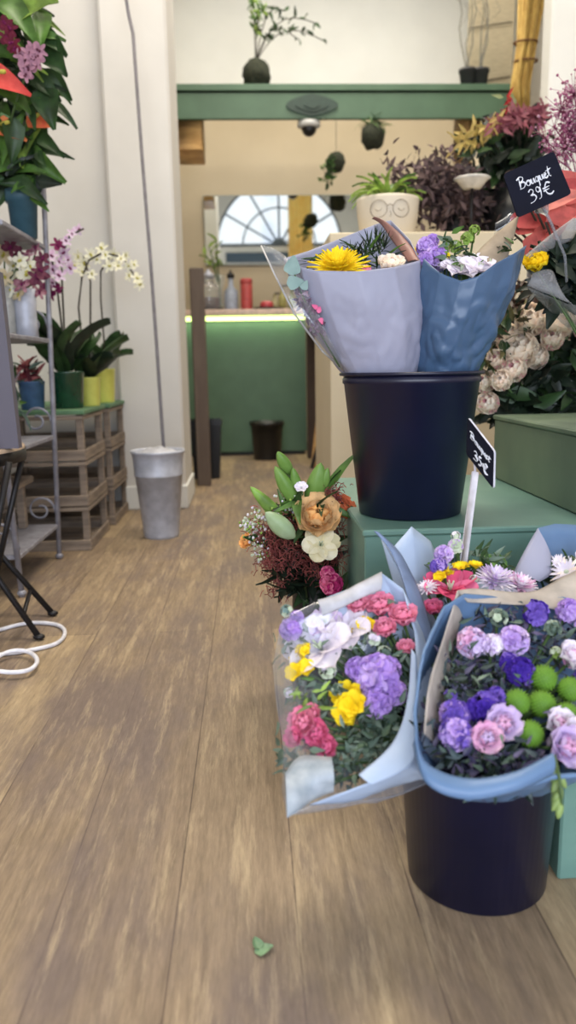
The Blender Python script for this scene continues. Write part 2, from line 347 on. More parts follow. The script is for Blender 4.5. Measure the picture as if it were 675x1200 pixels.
for k in range(5):
    q = Vector((p.x, 6.5, CZ+.22)); e = q+Vector((rnd(-.12, .02), rnd(-.05, .05), rnd(.18, .34))); b.tube([q-Vector((0, 0, .2)), q, q.lerp(e, .6)+Vector((0, 0, .02)), e], .004, STEM, 5)
    for j in range(3): b.petal(LGREEN, .09, .035, frame(q.lerp(e, .6+.2*j), (rnd(-1, 1), rnd(-1, 1), .8), rnd(0, 6)), .5)
b.build('sprig', t)
b = B(); p = at(289, 350, 6.35); b.lathe([(0, 0), (.045, 0), (.048, .01), (.048, .2), (.046, .205), (.046, .21), (.05, .215), (.05, .24), (.04, .25), (0, .25)], mat('red_canister', (176, 72, 70), .4), T(p.x, 6.35, CZ), 24)
tag(b.build('red_canister'), 'tall red canister standing on the counter', 'canister')
b = B(); p = at(314, 350, 6.35); b.lathe([(0, 0), (.09, 0), (.13, .018), (.125, .022), (.08, .008), (0, .008)], DMET, T(p.x, 6.35, CZ), 24); tag(b.build('dark_dish'), 'dark dish holding the red tin on the counter', 'dish')
b = B(); b.lathe([(0, 0), (.05, 0), (.055, .03), (.05, .055), (.03, .065), (0, .065)], mat('red_tin', (186, 64, 70), .4), T(p.x-.01, 6.35, CZ+.009), 20); tag(b.build('red_tin'), 'small round red tin on a dark dish', 'tin')
b = B(); p = at(263, 350, 6.28); b.box((-.36, 6.2, CZ), (-.19, 6.26, CZ+.018), DMET); tag(b.build('dark_tray'), 'dark narrow tray in front of the glass jar', 'tray')
for px, hh, c in ((331, .2, (196, 190, 120)), (322, .14, (206, 196, 150)), (342, .17, (170, 176, 110))):
    p = at(px, 350, 6.5); b = B(); b.lathe([(0, 0), (.03, 0), (.03, hh*.6), (.012, hh*.75), (.012, hh), (.016, hh)], mat('tinted_glass_%d' % px, c, .2, trans=.3), T(p.x, 6.5, CZ), 16); b.box((p.x-.004, 6.496, CZ+hh), (p.x+.05, 6.504, CZ+hh+.012), DMET)
    tag(b.build('pump_bottle'), {331: 'tallest small yellow-green bottle on right part of counter', 322: 'shortest cream bottle right of the red tin', 342: 'olive bottle at the right end of counter'}[px], 'bottle')
# brown board by the pier, bins
b = B(); b.box((-.325, 4.62, 0), (-.245, 4.66, 1.27), BROWN, bev=.004); b.box((-.33, 4.66, 0), (-.30, 5.3, 1.27), mat('dark_edge', (30, 26, 26), .7)); tag(b.build('brown_screen', flat=True), 'tall brown upright board screen beside the white pier', 'screen')
def bin_(px0, px1, pyb, pyt, Y, label, sq=False):
    p0, p1 = at(px0, pyb, Y), at(px1, pyb, Y); cx = (p0.x+p1.x)/2; r = (p1.x-p0.x)/2; h = at(px0, pyt, Y).z; b = B()
    pr = [(0, 0), (r*.78, 0), (r*.8, .01), (r*.97, h-.03), (r*1.04, h-.03), (r*1.04, h), (r*.95, h), (r*.76, .02), (0, .02)]
    if sq: b.lathe([(q*1.38, z) for q, z in pr], BLACKP, T(cx, Y, 0) @ Matrix.Rotation(pi/4, 4, 'Z'), 4)
    else: b.lathe(pr, BLACKP, T(cx, Y, 0), 32)
    tag(b.build('waste_bin', flat=sq), label, 'bin')
bin_(225, 262, 558, 492, 5.0, 'square black bin half hidden behind the brown screen', True)
bin_(294, 333, 537, 494, 5.93, 'round black bin in front of the green counter')
# shelf and leaning timber right of the counter
t = thing('timber_rack', 'narrow rack with pale shelf right of the green counter', 'rack', (.62, 5.6, 0))
b = B(); b.box((.44, 5.5, .98), (.95, 5.95, 1.03), mat('cream_shelf', (206, 190, 158), .6)); b.build('shelf', t, flat=True)
b = B(); b.box((.56, 5.5, 0), (.60, 5.54, .98), mat('cream_shelf', (0, 0, 0))); b.build('upright', t, flat=True)
b = B(); b.box((.44, 5.9, 0), (.95, 5.94, .98), mat('dark_brown_panel', (60, 46, 38), .8)); b.build('back_panel', t, flat=True)  # rear board of the rack, plain dark brown
b = B(); x = T(.455, 5.36, 0) @ Matrix.Rotation(radians(7), 4, 'Y'); b.box((-.035, 0, .0), (.035, .025, .92), OAK, x); tag(b.build('leaning_board', flat=True), 'light wooden board leaning right of the counter', 'board')
b = B(); x = T(.42, 5.30, 0) @ Matrix.Rotation(radians(16), 4, 'Y'); b.box((-.012, 0, 0), (.012, .02, .88), DMET, x); tag(b.build('leaning_rod', flat=True), 'dark metal bar leaning beside the light wooden board', 'bar')
# dome camera
t = thing('dome_camera', 'white and black dome security camera under the ledge', 'camera', at(363, 140, 5.98)); p = at(363, 142, 6.0); p.z = 2.47
b = B(); b.lathe([(0, 0), (.085, 0), (.085, -.03), (.07, -.04), (0, -.04)], WHITE2, T(p.x, 6.08, 2.47), 24); b.build('housing', t)
b = B(); b.ball((p.x, 6.08, 2.425), .055, BLACKP, 16, (1, 1, 1)); b.build('lens_dome', t)
# kokedamas
MOSS = mat('dark_moss', (50, 54, 38), .95, c2=(30, 34, 24), scale=60, bump=.8)
def koke(px, py, Y, r, label, top=None, kind='grass'):
    p = at(px, py, Y); t = thing('moss_ball_plant', label, 'plant', p-Vector((0, 0, r))); b = B(); b.ball(p, r, MOSS, 18, (1, 1, 1.05), .25); b.build('moss_ball', t)
    if top: b = B(); b.tube([p, (p.x, Y, top+.006)], .002, DMET, 4); b.build('string', t)
    b = B()
    if kind == 'grass':
        for k in range(46): b.petal(random.choice((MGREEN, DGREEN)), rnd(.1, .19), .012, frame(p+Vector((rnd(-.3, .3)*r, rnd(-.3, .3)*r, r*.6)), (rnd(-1, 1), rnd(-1, 1), 1.1), rnd(0, 6)), 1.2, 2.3, .1, nv=2)
    elif kind == 'trail':
        for k in range(9):
            q = p+Vector((rnd(-.7, 0)*r, rnd(-.5, .2)*r, r*.3)); pts = [q]; 
            for j in range(6): pts.append(pts[-1]+Vector((rnd(-.03, .01), rnd(-.02, .01), -rnd(.015, .05)*(1 if j else -.3))))
            b.tube(pts, .002, DSTEM, 4)
            for q2 in pts[1:]: b.petal(random.choice((DGREEN, MGREEN)), .04, .028, frame(q2, (rnd(-1, 1), rnd(-1, 0), rnd(-.5, .5)), rnd(0, 6)), .3)
    else:
        for e in ((-.02, .42), (.22, .36), (.44, .25), (.3, .12), (.06, .3), (.52, .16)):
            q = p+Vector((0, 0, r*.8)); E_ = q+Vector((e[0], rnd(-.1, .1), e[1])); pts = [q.lerp(E_, s)+Vector((-.08*sin(pi*s)*(e[0]), 0, .14*sin(pi*s))) for s in [i/7 for i in range(8)]]
            b.tube(pts, .004, DSTEM, 4)
            for q2 in pts[2:]:
                for m_ in range(4 if e[0] < .1 else 2): b.petal(random.choice((MGREEN, LGREEN)) if e[0] < .1 else DGREEN, rnd(.04, .08), .025, frame(q2, (rnd(-1, 1), rnd(-1, 1), rnd(-.3, .8)), rnd(0, 6)), .2, nv=2)
    b.build('foliage', t); return t
koke(437, 160, 6.02, .085, 'hanging moss ball with long grassy leaves under the ledge', 2.47, 'grass')
koke(394, 190, 6.02, .068, 'hanging dark moss ball with trailing stems under the ledge', 2.47, 'trail')
p = at(300, 87, 6.1); t = koke(300, 87, 6.1, 2.69 and (p.z-2.70), 'moss ball plant with arching stems standing on the green ledge', None, 'arch')
# potted twigs on ledge
for px, l_ in ((548, 'left'), (563, 'right')):
    p = at(px, 85, 6.12); t = thing('potted_twig', 'dark pot with bare thin branches on the ledge, %s of the pair' % l_, 'plant', (p.x, 6.12, 2.70))
    b = B(); b.lathe([(0, 0), (.045, 0), (.06, .12), (.066, .12), (.066, .14), (.055, .14), (.045, .02), (0, .02)], mat('charcoal_pot', (60, 60, 62), .6), T(p.x, 6.12, 2.70), 24); b.build('pot', t)
    b = B(); tw = mat('grey_twig', (120, 118, 108), .8)
    for k in range(3):
        pts = [Vector((p.x, 6.12, 2.80))]
        for j in range(9): pts.append(pts[-1]+Vector((rnd(-.03, .04), rnd(-.02, .02), .11)))
        b.tube(pts, lambda s: .006*(1-.6*s), tw, 5)
        for j in (3, 5, 7): b.tube([pts[j], pts[j]+Vector((rnd(-.14, .14), 0, .12)), pts[j]+Vector((rnd(-.2, .2), 0, .26))], .002, tw, 4)
    b.build('branches', t)
# reed mat and tied cane bundle on the right
b = B(); rd = mat('reed_mat', (206, 194, 166), .8, c2=(184, 172, 144), scale=14, stretch=(1, 1, 8)); p0, p1 = at(578, 90, 5.9), at(618, 90, 5.9)
for k in range(26):
    xx = p0.x+(p1.x-p0.x+.1)*k/25; b.tube([(xx, 6.6, 2.69), (xx+.02, 6.62, 3.5), (xx, 6.6, 4.3)], .012, rd, 6)
for z in (2.9, 3.3, 3.7, 4.1): b.tube([(p0.x, 6.585, z), (p1.x+.1, 6.585, z+.05)], .005, DSTEM, 4)
tag(b.build('reed_mat'), 'pale reed mat standing behind the right end of the ledge', 'mat')
t = thing('cane_bundle', 'tied bundle of straw-coloured dried canes beside the right pier', 'bundle', at(612, 128, 5.0)); st = mat('straw_cane', (204, 174, 98), .7, c2=(170, 136, 66), scale=20, stretch=(3, 3, 1)); b = B()
for k in range(34):
    a = rnd(0, 6.28); q = sqrt(rnd(0, 1)); P_ = []
    for (px, py, rr) in ((611, 128, .045), (609, 100, .06), (614, 66, .062), (617, 48, .062), (622, 0, .085), (630, -60, .12), (636, -110, .16)):
        c = at(px, py, 5.0); P_.append(c+Vector((cos(a)*q*rr, sin(a)*q*rr, 0)))
    b.tube(P_, .012, st, 5)
b.build('canes', t)
for py in (50, 72): c = at(616, py, 5.0); b = B(); b.tube([c+Vector((.068*cos(k*.35), .07*sin(k*.35), .01*sin(k*.35))) for k in range(19)], .006, mat('brown_twine', (110, 72, 40), .9), 5); b.build('tie', t)

# ================================================================== LEFT SIDE
# galvanised bucket with cable
def zinc_bucket():
    t = thing('galvanised_bucket', 'tall galvanised metal bucket in front of the white pier', 'bucket', (-.388, 3.22, 0)); x = T(-.388, 3.22, 0)
    b = B(); b.lathe([(0, .012), (.062, .012), (.066, 0), (.072, 0), (.074, .012), (.098, .262), (.101, .262), (.103, .268), (.101, .274), (.104, .33), (.108, .355), (.112, .358), (.113, .364), (.111, .37), (.106, .366), (.098, .27), (.070, .02), (0, .02)], ZINC, x, 40); b.build('body', t)
    b = B(); c = Vector((-.388, 3.22, .345)); vs = []
    g = []
    for i in range(7):
        r = .1*i/6; g.append([c+Vector((r*cos(k*pi/12), r*sin(k*pi/12), .035*(1-(i/6)**2)+.012*noise.noise(Vector((r*40*cos(k*pi/12), r*40*sin(k*pi/12), 0))))) for k in range(24)])
    b.sheet(g, WHITEP, True); tag(b.build('white_bag', solid=.002), 'white plastic bag stuffed in the top of the galvanised bucket', 'bag')
zinc_bucket()
b = B(); pts = [at(x_, y_, Y_) for x_, y_, Y_ in ((148, -60, 3.7), (148, 0, 3.7), (151, 18, 3.7), (156, 40, 3.68), (161, 110, 3.62), (167, 190, 3.55), (176, 300, 3.45), (184, 410, 3.35), (190, 500, 3.28), (193, 540, 3.24))]
b.tube(pts, .0075, mat('grey_cable', (112, 108, 114), .6), 8); tag(b.build('hanging_cable'), 'long grey cable hanging down the wall into the galvanised bucket', 'cable')
b = B(); pts = [at(x_, y_, Y_) for x_, y_, Y_ in ((168, 300, 3.86), (172, 400, 3.86), (178, 500, 3.6), (182, 535, 3.3))]
# crates
def crate_at(x1, y0, w_, d_, z, h, first=[None]):
    if first[0] is None:
        t = thing('wooden_crate', 'x', 'crate', (0, 0, 0)); mb = B()
        for sx in (0, 1):
            for sy in (0, 1):
                b = B(); xx = -w_+sx*(w_-.035); yy = sy*(d_-.035); b.box((xx+.004, yy+.004, 0), (xx+.031, yy+.031, h), CRATE, bev=.003); b.build('corner_post', t, flat=True)
        for z0, z1 in ((.0, .042), (h-.018, h-.003)):
            for yy in (-.008, d_-.004): b = B(); b.box((-w_, yy, z0), (0, yy+.012, z1), CRATE, bev=.002); b.build('slat', t, flat=True)
            for xx in (-w_, -.008): b = B(); b.box((xx-.002, 0, z0), (xx+.010, d_, z1), CRATE, bev=.002); b.build('slat', t, flat=True)
        b = B()
        for k in range(5): b.box((-w_+.01, .01+k*(d_-.02)/5, .004), (-.01, .002+(k+1)*(d_-.02)/5, .016), CRATE, bev=.002)
        b.build('bottom_boards', t, flat=True); first[0] = t; t.location = (x1, y0, z); return t
    r = first[0].copy(); C.objects.link(r); r.location = (x1, y0, z)
    for ch in first[0].children: c = ch.copy(); C.objects.link(c); c.parent = r
    return r
WORDS = ['bottom', 'middle', 'top']
for si, (x1, y0, nm) in enumerate(((-.64, 3.0, 'nearer stack, with the dark green pot above'), (-.628, 3.5, 'farther stack against the white wall'))):
    for k in range(3):
        t = crate_at(x1, y0, .52, .40 if si else .40, k*.178, .176)
        t['label'] = 'weathered wooden crate, %s one of the %s' % (WORDS[k], nm); t['group'] = 'stacked wooden crates'
    b = B(); b.box((x1-.53, y0-.012, .534), (x1+.008, y0+.43, .552), mat('green_board_lid', (92, 128, 92), .6, c2=(78, 112, 80), scale=8), bev=.003)
    tag(b.build('green_board', flat=True), 'green painted board lying on the %s crate stack' % ('farther' if si else 'nearer'), 'board')
LZ = .552
def pot(px, Yc, r, h, z, m, prof=None):
    p = at(px, 440, Yc); b = B(); prof = prof or [(0, 0), (.82, 0), (.86, .03), (1, .93), (1.03, .95), (1.03, 1), (.96, 1), (.9, .86), (0, .86)]
    b.lathe([(r*a, h*c) for a, c in prof], m, T(p.x, Yc, z), 32); return b, Vector((p.x, Yc, z+h*.86))
def strap_leaves(q, n, L, W, mats, spread=1.0, base=.6, curl=1.2, seed=1, xb=0, nu=8):
    rr = random.Random(seed); b = B()
    for k in range(n):
        a = 2*pi*k/n+rr.uniform(-.3, .3); d = Vector((cos(a)*spread+xb, sin(a)*spread, 0))
        x = Matrix.Translation(q+d*.01) @ Matrix.Rotation(math.atan2(d.y, d.x), 4, 'Z') @ Matrix.Rotation(rr.uniform(-.4, .4), 4, 'X')
        b.petal(rr.choice(mats), L*rr.uniform(.7, 1.1), W*rr.uniform(.8, 1.1), x, base+rr.uniform(-.2, .35), curl*rr.uniform(.6, 1.2), .15, .5, nu, 4, fold=.2, tip=1 if W > L*.35 else 0)
    return b
def orchid_flower(b, p, d, s, c1, c2, x=None):
    F_ = frame(p, d, rnd(0, 6))
    for k, (W, L) in enumerate(((.75, .9), (.42, 1), (.75, .9), (.42, 1), (.42, 1))):
        b.petal(c1, s*L, s*W, F_ @ Matrix.Rotation(k*2*pi/5, 4, 'Z'), .2, .2, .1, .6, 5, 3, tip=1)
    b.petal(c2, s*.5, s*.4, F_ @ Matrix.Rotation(.6, 4, 'Z'), .9, .5, -.3, .6, 3, 2); b.ball(F_ @ Vector((0, 0, s*.12)), s*.16, c2, 6)
def orchid(name, label, px, Yc, r, h, z, pm, stems, c1, c2, fs, nleaf, LL, seed, leafm=(DGREEN, VDARK), shaft=()):
    p = at(px, 440, Yc); t = thing(name, label, 'plant', (p.x, Yc, z)); b, q = pot(px, Yc, r, h, z, pm); b.build('pot', t)
    strap_leaves(q, nleaf, LL, LL*.42, leafm, .8, 1.1, 1.0, seed).build('leaves', t)
    for pts in stems:
        P_ = [at(*v) for v in pts]; b = B(); b.tube([q]+P_, .004, DSTEM, 6); b.build('flower_stem', t)
    for (px_, py_, Y_) in fs:
        b = B(); c = at(px_, py_, Y_+rnd(-.03, .03)); orchid_flower(b, c, (rnd(-.5, .5), -1, rnd(-.3, .5)), rnd(.022, .032), random.choice(c1) if isinstance(c1, tuple) else c1, c2); b.build('orchid_bloom', t)
    return t
PW = pet((236, 226, 236), (214, 176, 210)); PM = pet((132, 40, 92)); YW = pet((244, 242, 226), (236, 232, 200)); YC = pet((206, 196, 90)); PLUM = pet((122, 66, 84), (84, 40, 56))
orchid('potted_orchid', 'purple and white spotted orchid in a dark green pot on crates', 78, 3.16, .068, .145, LZ, mat('dark_green_glaze', (22, 66, 44), .25, c2=(18, 56, 38), coat=.5),
       [[(76, 400, 3.16), (73, 340, 3.15), (72, 300, 3.15), (82, 276, 3.12), (98, 268, 3.1)], [(72, 380, 3.17), (66, 330, 3.12), (60, 300, 3.1)]],
       (PW, PM), PM, [(78, 283, 3.1), (84, 274, 3.1), (92, 270, 3.1), (68, 287, 3.1), (76, 296, 3.1), (60, 300, 3.1), (80, 305, 3.1), (70, 308, 3.1), (62, 316, 3.1), (56, 322, 3.1), (70, 324, 3.08), (62, 332, 3.1), (54, 338, 3.1), (68, 338, 3.1), (60, 344, 3.1), (82, 314, 3.12)], 9, .27, 3)
orchid('potted_orchid', 'pale yellow orchid in the nearer yellow pot on crates', 103, 3.33, .05, .12, LZ, mat('yellow_glaze', (222, 220, 112), .35, c2=(214, 212, 104)),
       [[(96, 400, 3.3), (92, 360, 3.3), (96, 325, 3.3), (104, 305, 3.28), (120, 296, 3.28), (138, 300, 3.25)], [(106, 380, 3.3), (106, 330, 3.3), (98, 300, 3.3)]],
       YW, YC, [(92, 300, 3.28), (98, 308, 3.28), (106, 298, 3.28), (114, 304, 3.28), (120, 292, 3.28), (108, 322, 3.28), (96, 318, 3.28), (128, 312, 3.28), (124, 300, 3.26), (88, 312, 3.28)], 7, .24, 5)
orchid('potted_orchid', 'pale yellow orchid in the farther yellow pot beside the wall', 120, 3.66, .058, .155, LZ, mat('yellow_glaze', (222, 220, 112)),
       [[(122, 400, 3.6), (118, 350, 3.6), (118, 318, 3.6), (130, 300, 3.55), (146, 305, 3.5), (162, 330, 3.5)]],
       YW, YC, [(134, 298, 3.5), (142, 303, 3.5), (150, 312, 3.5), (157, 310, 3.5), (160, 326, 3.5), (148, 300, 3.5), (138, 312, 3.5), (152, 324, 3.5), (164, 334, 3.5)], 6, .24, 8)
t = thing('blue_pot_plant', 'pink-leaved small plant in a blue pot on the crates', 'plant', (at(36, 440, 3.1).x, 3.1, LZ)); b, q = pot(36, 3.1, .05, .11, LZ, mat('blue_pot', (70, 100, 138), .5)); b.build('pot', t)
b = B()
for k in range(60): b.petal(random.choice((pet((176, 80, 92)), pet((196, 120, 120)), pet((120, 60, 70)), GGREEN)), rnd(.04, .08), .02, frame(q+Vector((rnd(-.05, .03), rnd(-.04, .04), rnd(0, .07))), (rnd(-1, 1), rnd(-1, 1), .9), rnd(0, 6)), .7)
b.build('foliage', t)
# étagère
t = thing('metal_shelving', 'grey metal shelf stand with scrolled end brackets at left edge', 'shelf', (-.95, 2.62, 0)); X0, X1, Y0, Y1 = -1.22, -.735, 2.38, 2.87
tilt = .03
def ex(z): return X1+tilt*z
TR = (.135, .468, .814, 1.135, 1.86)
for (xa, yy) in ((X1, Y0), (X1, Y1), (X0, Y0), (X0, Y1)):
    b = B(); s_ = (1 if yy == Y1 else -1.2) if xa == X1 else 0; b.tube([(xa+s_*tilt*z, yy, z) for z in (0, .6, 1.2, 2.0)], .0095, GMET, 8); b.ball((xa, yy, .012), .016, GMET, 8, (1, 1, .7)); b.build('post', t)
for z in TR:
    b = B()
    b.box((X0, Y0, z-.016), (ex(z), Y1, z), GMET, bev=.003); b.build('tray', t, flat=True)
def scroll(z, yy, s=1):
    c = Vector((ex(z)-.06, yy, z+.055)); pts = []
    for i in range(26): a = pi*.0+i*.33; r = .052*(1-i/34); pts.append(c+Vector((r*cos(a), 0, r*sin(a))))
    b = B(); b.tube([(ex(z), yy, z+.02)]+pts, .0045, GMET, 6); b.build('scroll', t)
for z in (.135, .468): scroll(z, Y1)
scroll(.135, Y0); scroll(.814, Y1)
# wooden step on étagère lower level
t = thing('wooden_stool', 'small low wooden stool standing behind the metal shelf post', 'stool', (-.96, 2.66, .135))
b = B(); b.box((-1.16, 2.5, .30), (-.80, 2.84, .325), CRATE, bev=.004); b.build('seat', t, flat=True)
for xx, yy in ((-.84, 2.52), (-.84, 2.80), (-1.14, 2.52), (-1.14, 2.80)): b = B(); b.box((xx-.015, yy-.015, .136), (xx+.015, yy+.015, .30), CRATE); b.build('leg', t, flat=True)
# vases tier 3
def vase_f(px, Y, r, h, z, label, m, fc, fpx):
    p = at(px, 390, Y); t = thing('flower_vase', label, 'vase', (p.x, Y, z)); b = B(); b.lathe([(0, 0), (r*.9, 0), (r*.85, h*.3), (r*.85, h*.6), (r, h), (r*.9, h), (r*.75, h*.55), (r*.75, .01), (0, .01)], m, T(p.x, Y, z), 28); b.build('body', t)
    for (x_, y_) in fpx:
        c = at(x_, y_, Y+rnd(-.08, .05)); b = B(); orchid_flower(b, c, (rnd(-.6, .8), -1, rnd(-.3, .6)), rnd(.024, .04), random.choice(fc), PM if fc[0] is not YW else YC); b.build('orchid_bloom', t)
        b = B(); b.tube([(p.x, Y, z+h*.3), (p.x, Y, z+h), c+Vector((0, .01, 0))], .003, STEM, 4); b.build('stem', t)
vase_f(10, 2.72, .033, .165, .814, 'milky glass vase with cream orchids on the shelf', mat('milky_glass', (206, 204, 196), .3, trans=.3), (YW, pet((226, 208, 170))), [(4, 300), (16, 312), (6, 325), (20, 330), (12, 340), (24, 305), (2, 345), (30, 322), (22, 345), (36, 312)])
vase_f(32, 2.74, .042, .16, .814, 'silvery vase with plum and pink orchids on the shelf', ZINC, (PLUM, pet((196, 150, 160), (120, 60, 80))), [(12, 290), (22, 296), (32, 300), (42, 292), (34, 318), (26, 334), (40, 332), (48, 318), (36, 345), (46, 342), (50, 304), (20, 344), (8, 284), (44, 326)])
# dark leafy bits tier 2
t = thing('small_leafy_plant', 'small green plant in grey pot on the middle shelf', 'plant', (-.86, 2.72, .468)); b = B(); b.lathe([(0, 0), (.04, 0), (.05, .09), (.045, .09), (.04, .02), (0, .02)], ZINC, T(-.86, 2.72, .468), 24); b.build('pot', t)
b = B()
for k in range(60): b.petal(random.choice((DGREEN, GGREEN, MGREEN, pet((170, 150, 160)))), rnd(.05, .1), .02, frame(Vector((-.86+rnd(-.06, .06), 2.72+rnd(-.05, .05), .56+rnd(0, .1))), (rnd(-1, 1), rnd(-1, 1), rnd(-.2, 1)), rnd(0, 6)), .6)
b.build('foliage', t)
# hanging wrapped sprig by the panel (pinkish, glittery)
# anthuriums
RED = pet((222, 92, 84), (206, 74, 70)); ORG = pet((232, 140, 84), (222, 96, 70)); YG = pet((190, 190, 90))
def heart(b, m, p, d, L, W, roll, curl=.5): b.petal(m, L, W, frame(p, d, roll), .25, curl, .12, .38, 7, 6, fold=.1)
def anthurium(label, potm, x, y, z, rp, hp, leaves, spathes, ncover, box_):
    t = thing('potted_anthurium', label, 'plant', (x, y, z)); b = B(); b.lathe([(0, 0), (rp*.8, 0), (rp*.95, hp*.74), (rp*1.07, hp*.74), (rp*1.07, hp), (rp*.98, hp), (rp*.9, hp*.9), (0, hp*.9)], potm, T(x, y, z), 32); b.build('pot', t)
    q = Vector((x, y, z+hp*.9))
    b = B(); sb = B()
    for (px, py, Y_, L, W, m) in leaves:
        c = at(px, py, Y_); d = Vector((rnd(-.4, .6), -.8, rnd(-.1, .6))); dirx = Vector((rnd(-.2, 1), rnd(-.3, .3), -rnd(0, .8)))
        zax = d.normalized(); xax = (dirx-zax*dirx.dot(zax)).normalized(); yax = zax.cross(xax); M_ = Matrix((xax, yax, zax)).transposed().to_4x4(); M_.translation = c-xax*L*.4
        b.petal(m, L, W, M_, .25, .7, .1, .42, 7, 5, fold=.15); sb.tube([q, q.lerp(M_.translation, .5)+Vector((0, 0, .05)), M_.translation], .003, STEM, 5)
    rr = random.Random(ncover)
    for k in range(ncover):
        px = rr.uniform(box_[0], box_[1]); py = rr.uniform(box_[2], box_[3]); c = at(px, py, rr.uniform(box_[4], box_[5])); L = rr.uniform(.06, .13)
        b.petal(rr.choice((DGREEN, DGREEN, MGREEN, VDARK)), L, L*rr.uniform(.3, .6), frame(c, (rr.uniform(-.6, .8), -1, rr.uniform(-.3, .8)), rr.uniform(0, 6)), .2, .7, .1, .45, 5, 4, fold=.2)
    b.build('leaves', t); sb.build('stems', t)
    for (px, py, Y_, L, W, m) in spathes:
        c = at(px, py, Y_); zax = Vector((.2, -1, .35)).normalized(); dirx = Vector((.9, 0, rnd(-.5, .1))); xax = (dirx-zax*dirx.dot(zax)).normalized(); yax = zax.cross(xax); M_ = Matrix((xax, yax, zax)).transposed().to_4x4(); M_.translation = c-xax*L*.5
        s_ = B(); s_.petal(m, L, W, M_, .15, .4, .1, .40, 7, 6); s_.tube([M_ @ Vector((.02, 0, .01)), M_ @ Vector((L*.5, 0, .05))], .006, YC, 6); s_.tube([q, q.lerp(M_.translation, .6)+Vector((0, 0, .04)), M_.translation], .003, STEM, 5); s_.build('red_spathe', t)
    return t
anthurium('anthurium in a teal blue pot on the upper metal shelf', mat('teal_pot', (58, 92, 106), .5, c2=(50, 84, 98)), at(28, 260, 2.72).x, 2.72, 1.135, .05, .15,
          [(45, 192, 2.7, .17, .09, MGREEN), (35, 170, 2.68, .16, .08, LGREEN), (52, 168, 2.7, .15, .06, DGREEN), (30, 205, 2.7, .12, .07, DGREEN), (60, 178, 2.75, .13, .035, DGREEN), (12, 195, 2.7, .14, .05, DGREEN), (40, 215, 2.7, .08, .06, VDARK)],
          [(48, 145, 2.66, .09, .06, ORG), (12, 155, 2.62, .11, .07, ORG)], 60, (0, 46, 150, 218, 2.62, 2.85))
anthurium('red anthurium in a charcoal pot at the top of the shelf', mat('charcoal_pot', (60, 60, 62)), -.90, 2.62, 1.86, .06, .12,
          [(62, 68, 2.6, .14, .10, DGREEN), (55, 50, 2.6, .13, .08, DGREEN), (45, 30, 2.6, .15, .08, MGREEN), (30, 10, 2.58, .2, .13, LGREEN), (10, 18, 2.55, .2, .12, MGREEN), (56, 125, 2.62, .12, .09, DGREEN), (62, 98, 2.64, .13, .035, DGREEN), (30, 75, 2.55, .16, .035, LGREEN), (20, 60, 2.55, .18, .035, LGREEN), (8, 70, 2.55, .18, .05, MGREEN), (55, 24, 2.7, .11, .02, LGREEN), (48, 100, 2.62, .12, .07, DGREEN), (18, 115, 2.6, .12, .07, MGREEN), (50, 45, 2.6, .12, .05, MGREEN), (40, 5, 2.6, .14, .1, LGREEN)],
          [(8, 98, 2.5, .15, .085, RED)], 150, (-30, 56, -30, 150, 2.6, 2.85))
t = thing('pink_orchid_spray', 'dusty pink orchid spray among the anthurium leaves', 'plant', at(20, 120, 2.58)); b = B(); b.tube([at(10, 150, 2.6), at(22, 110, 2.58), at(34, 80, 2.55), at(42, 60, 2.55)], .004, STEM, 5); b.build('stem', t)
for (px, py) in ((34, 62), (40, 58), (44, 66), (36, 70), (30, 74), (42, 76), (34, 82), (30, 88), (40, 70), (46, 60), (26, 66)):
    b = B(); orchid_flower(b, at(px, py, 2.5), (rnd(-.5, .5), -1, rnd(-.3, .3)), .026, pet((190, 140, 160)), PLUM); b.build('orchid_bloom', t)
for (px, py) in ((6, 28), (12, 34), (8, 44), (14, 50), (18, 56)):
    b = B(); orchid_flower(b, at(px, py, 2.5), (rnd(-.5, .5), -1, rnd(-.3, .3)), .026, pet((120, 40, 62)), PM); b.build('orchid_bloom', t)
# folding table
t = thing('folding_table', 'round folding table with black crossed metal legs at left edge', 'table', (-.86, 2.05, 0))
b = B(); b.lathe([(0, .488), (.265, .488), (.27, .492), (.27, .506), (.265, .51), (0, .51)], mat('worn_pale_tabletop', (186, 164, 140), .5, c2=(150, 128, 110), scale=8), T(-.868, 2.03, 0), 48); b.lathe([(.262, .47), (.272, .47), (.272, .50), (.262, .50)], DMET, T(-.868, 2.03, 0), 48); b.build('tabletop', t)
for (a, c) in ((fl(46, 750), (-.90, 2.10, .47)), (fl(62, 722), (-.98, 2.26, .47)), (fl(-30, 760), (-.6, 1.93, .48)), (fl(-15, 725), (-.62, 2.12, .48))):
    b = B(); b.tube([a+Vector((0, 0, .008)), c], .0085, DMET, 8); b.ball(a+Vector((0, 0, .009)), .012, DMET, 8, (1.4, 1, .7)); b.build('leg', t)
b = B(); b.tube([fl(46, 750).lerp(Vector((-.90, 2.10, .47)), .13), fl(62, 722).lerp(Vector((-.98, 2.26, .47)), .16)], .006, DMET, 8); b.build('brace', t)
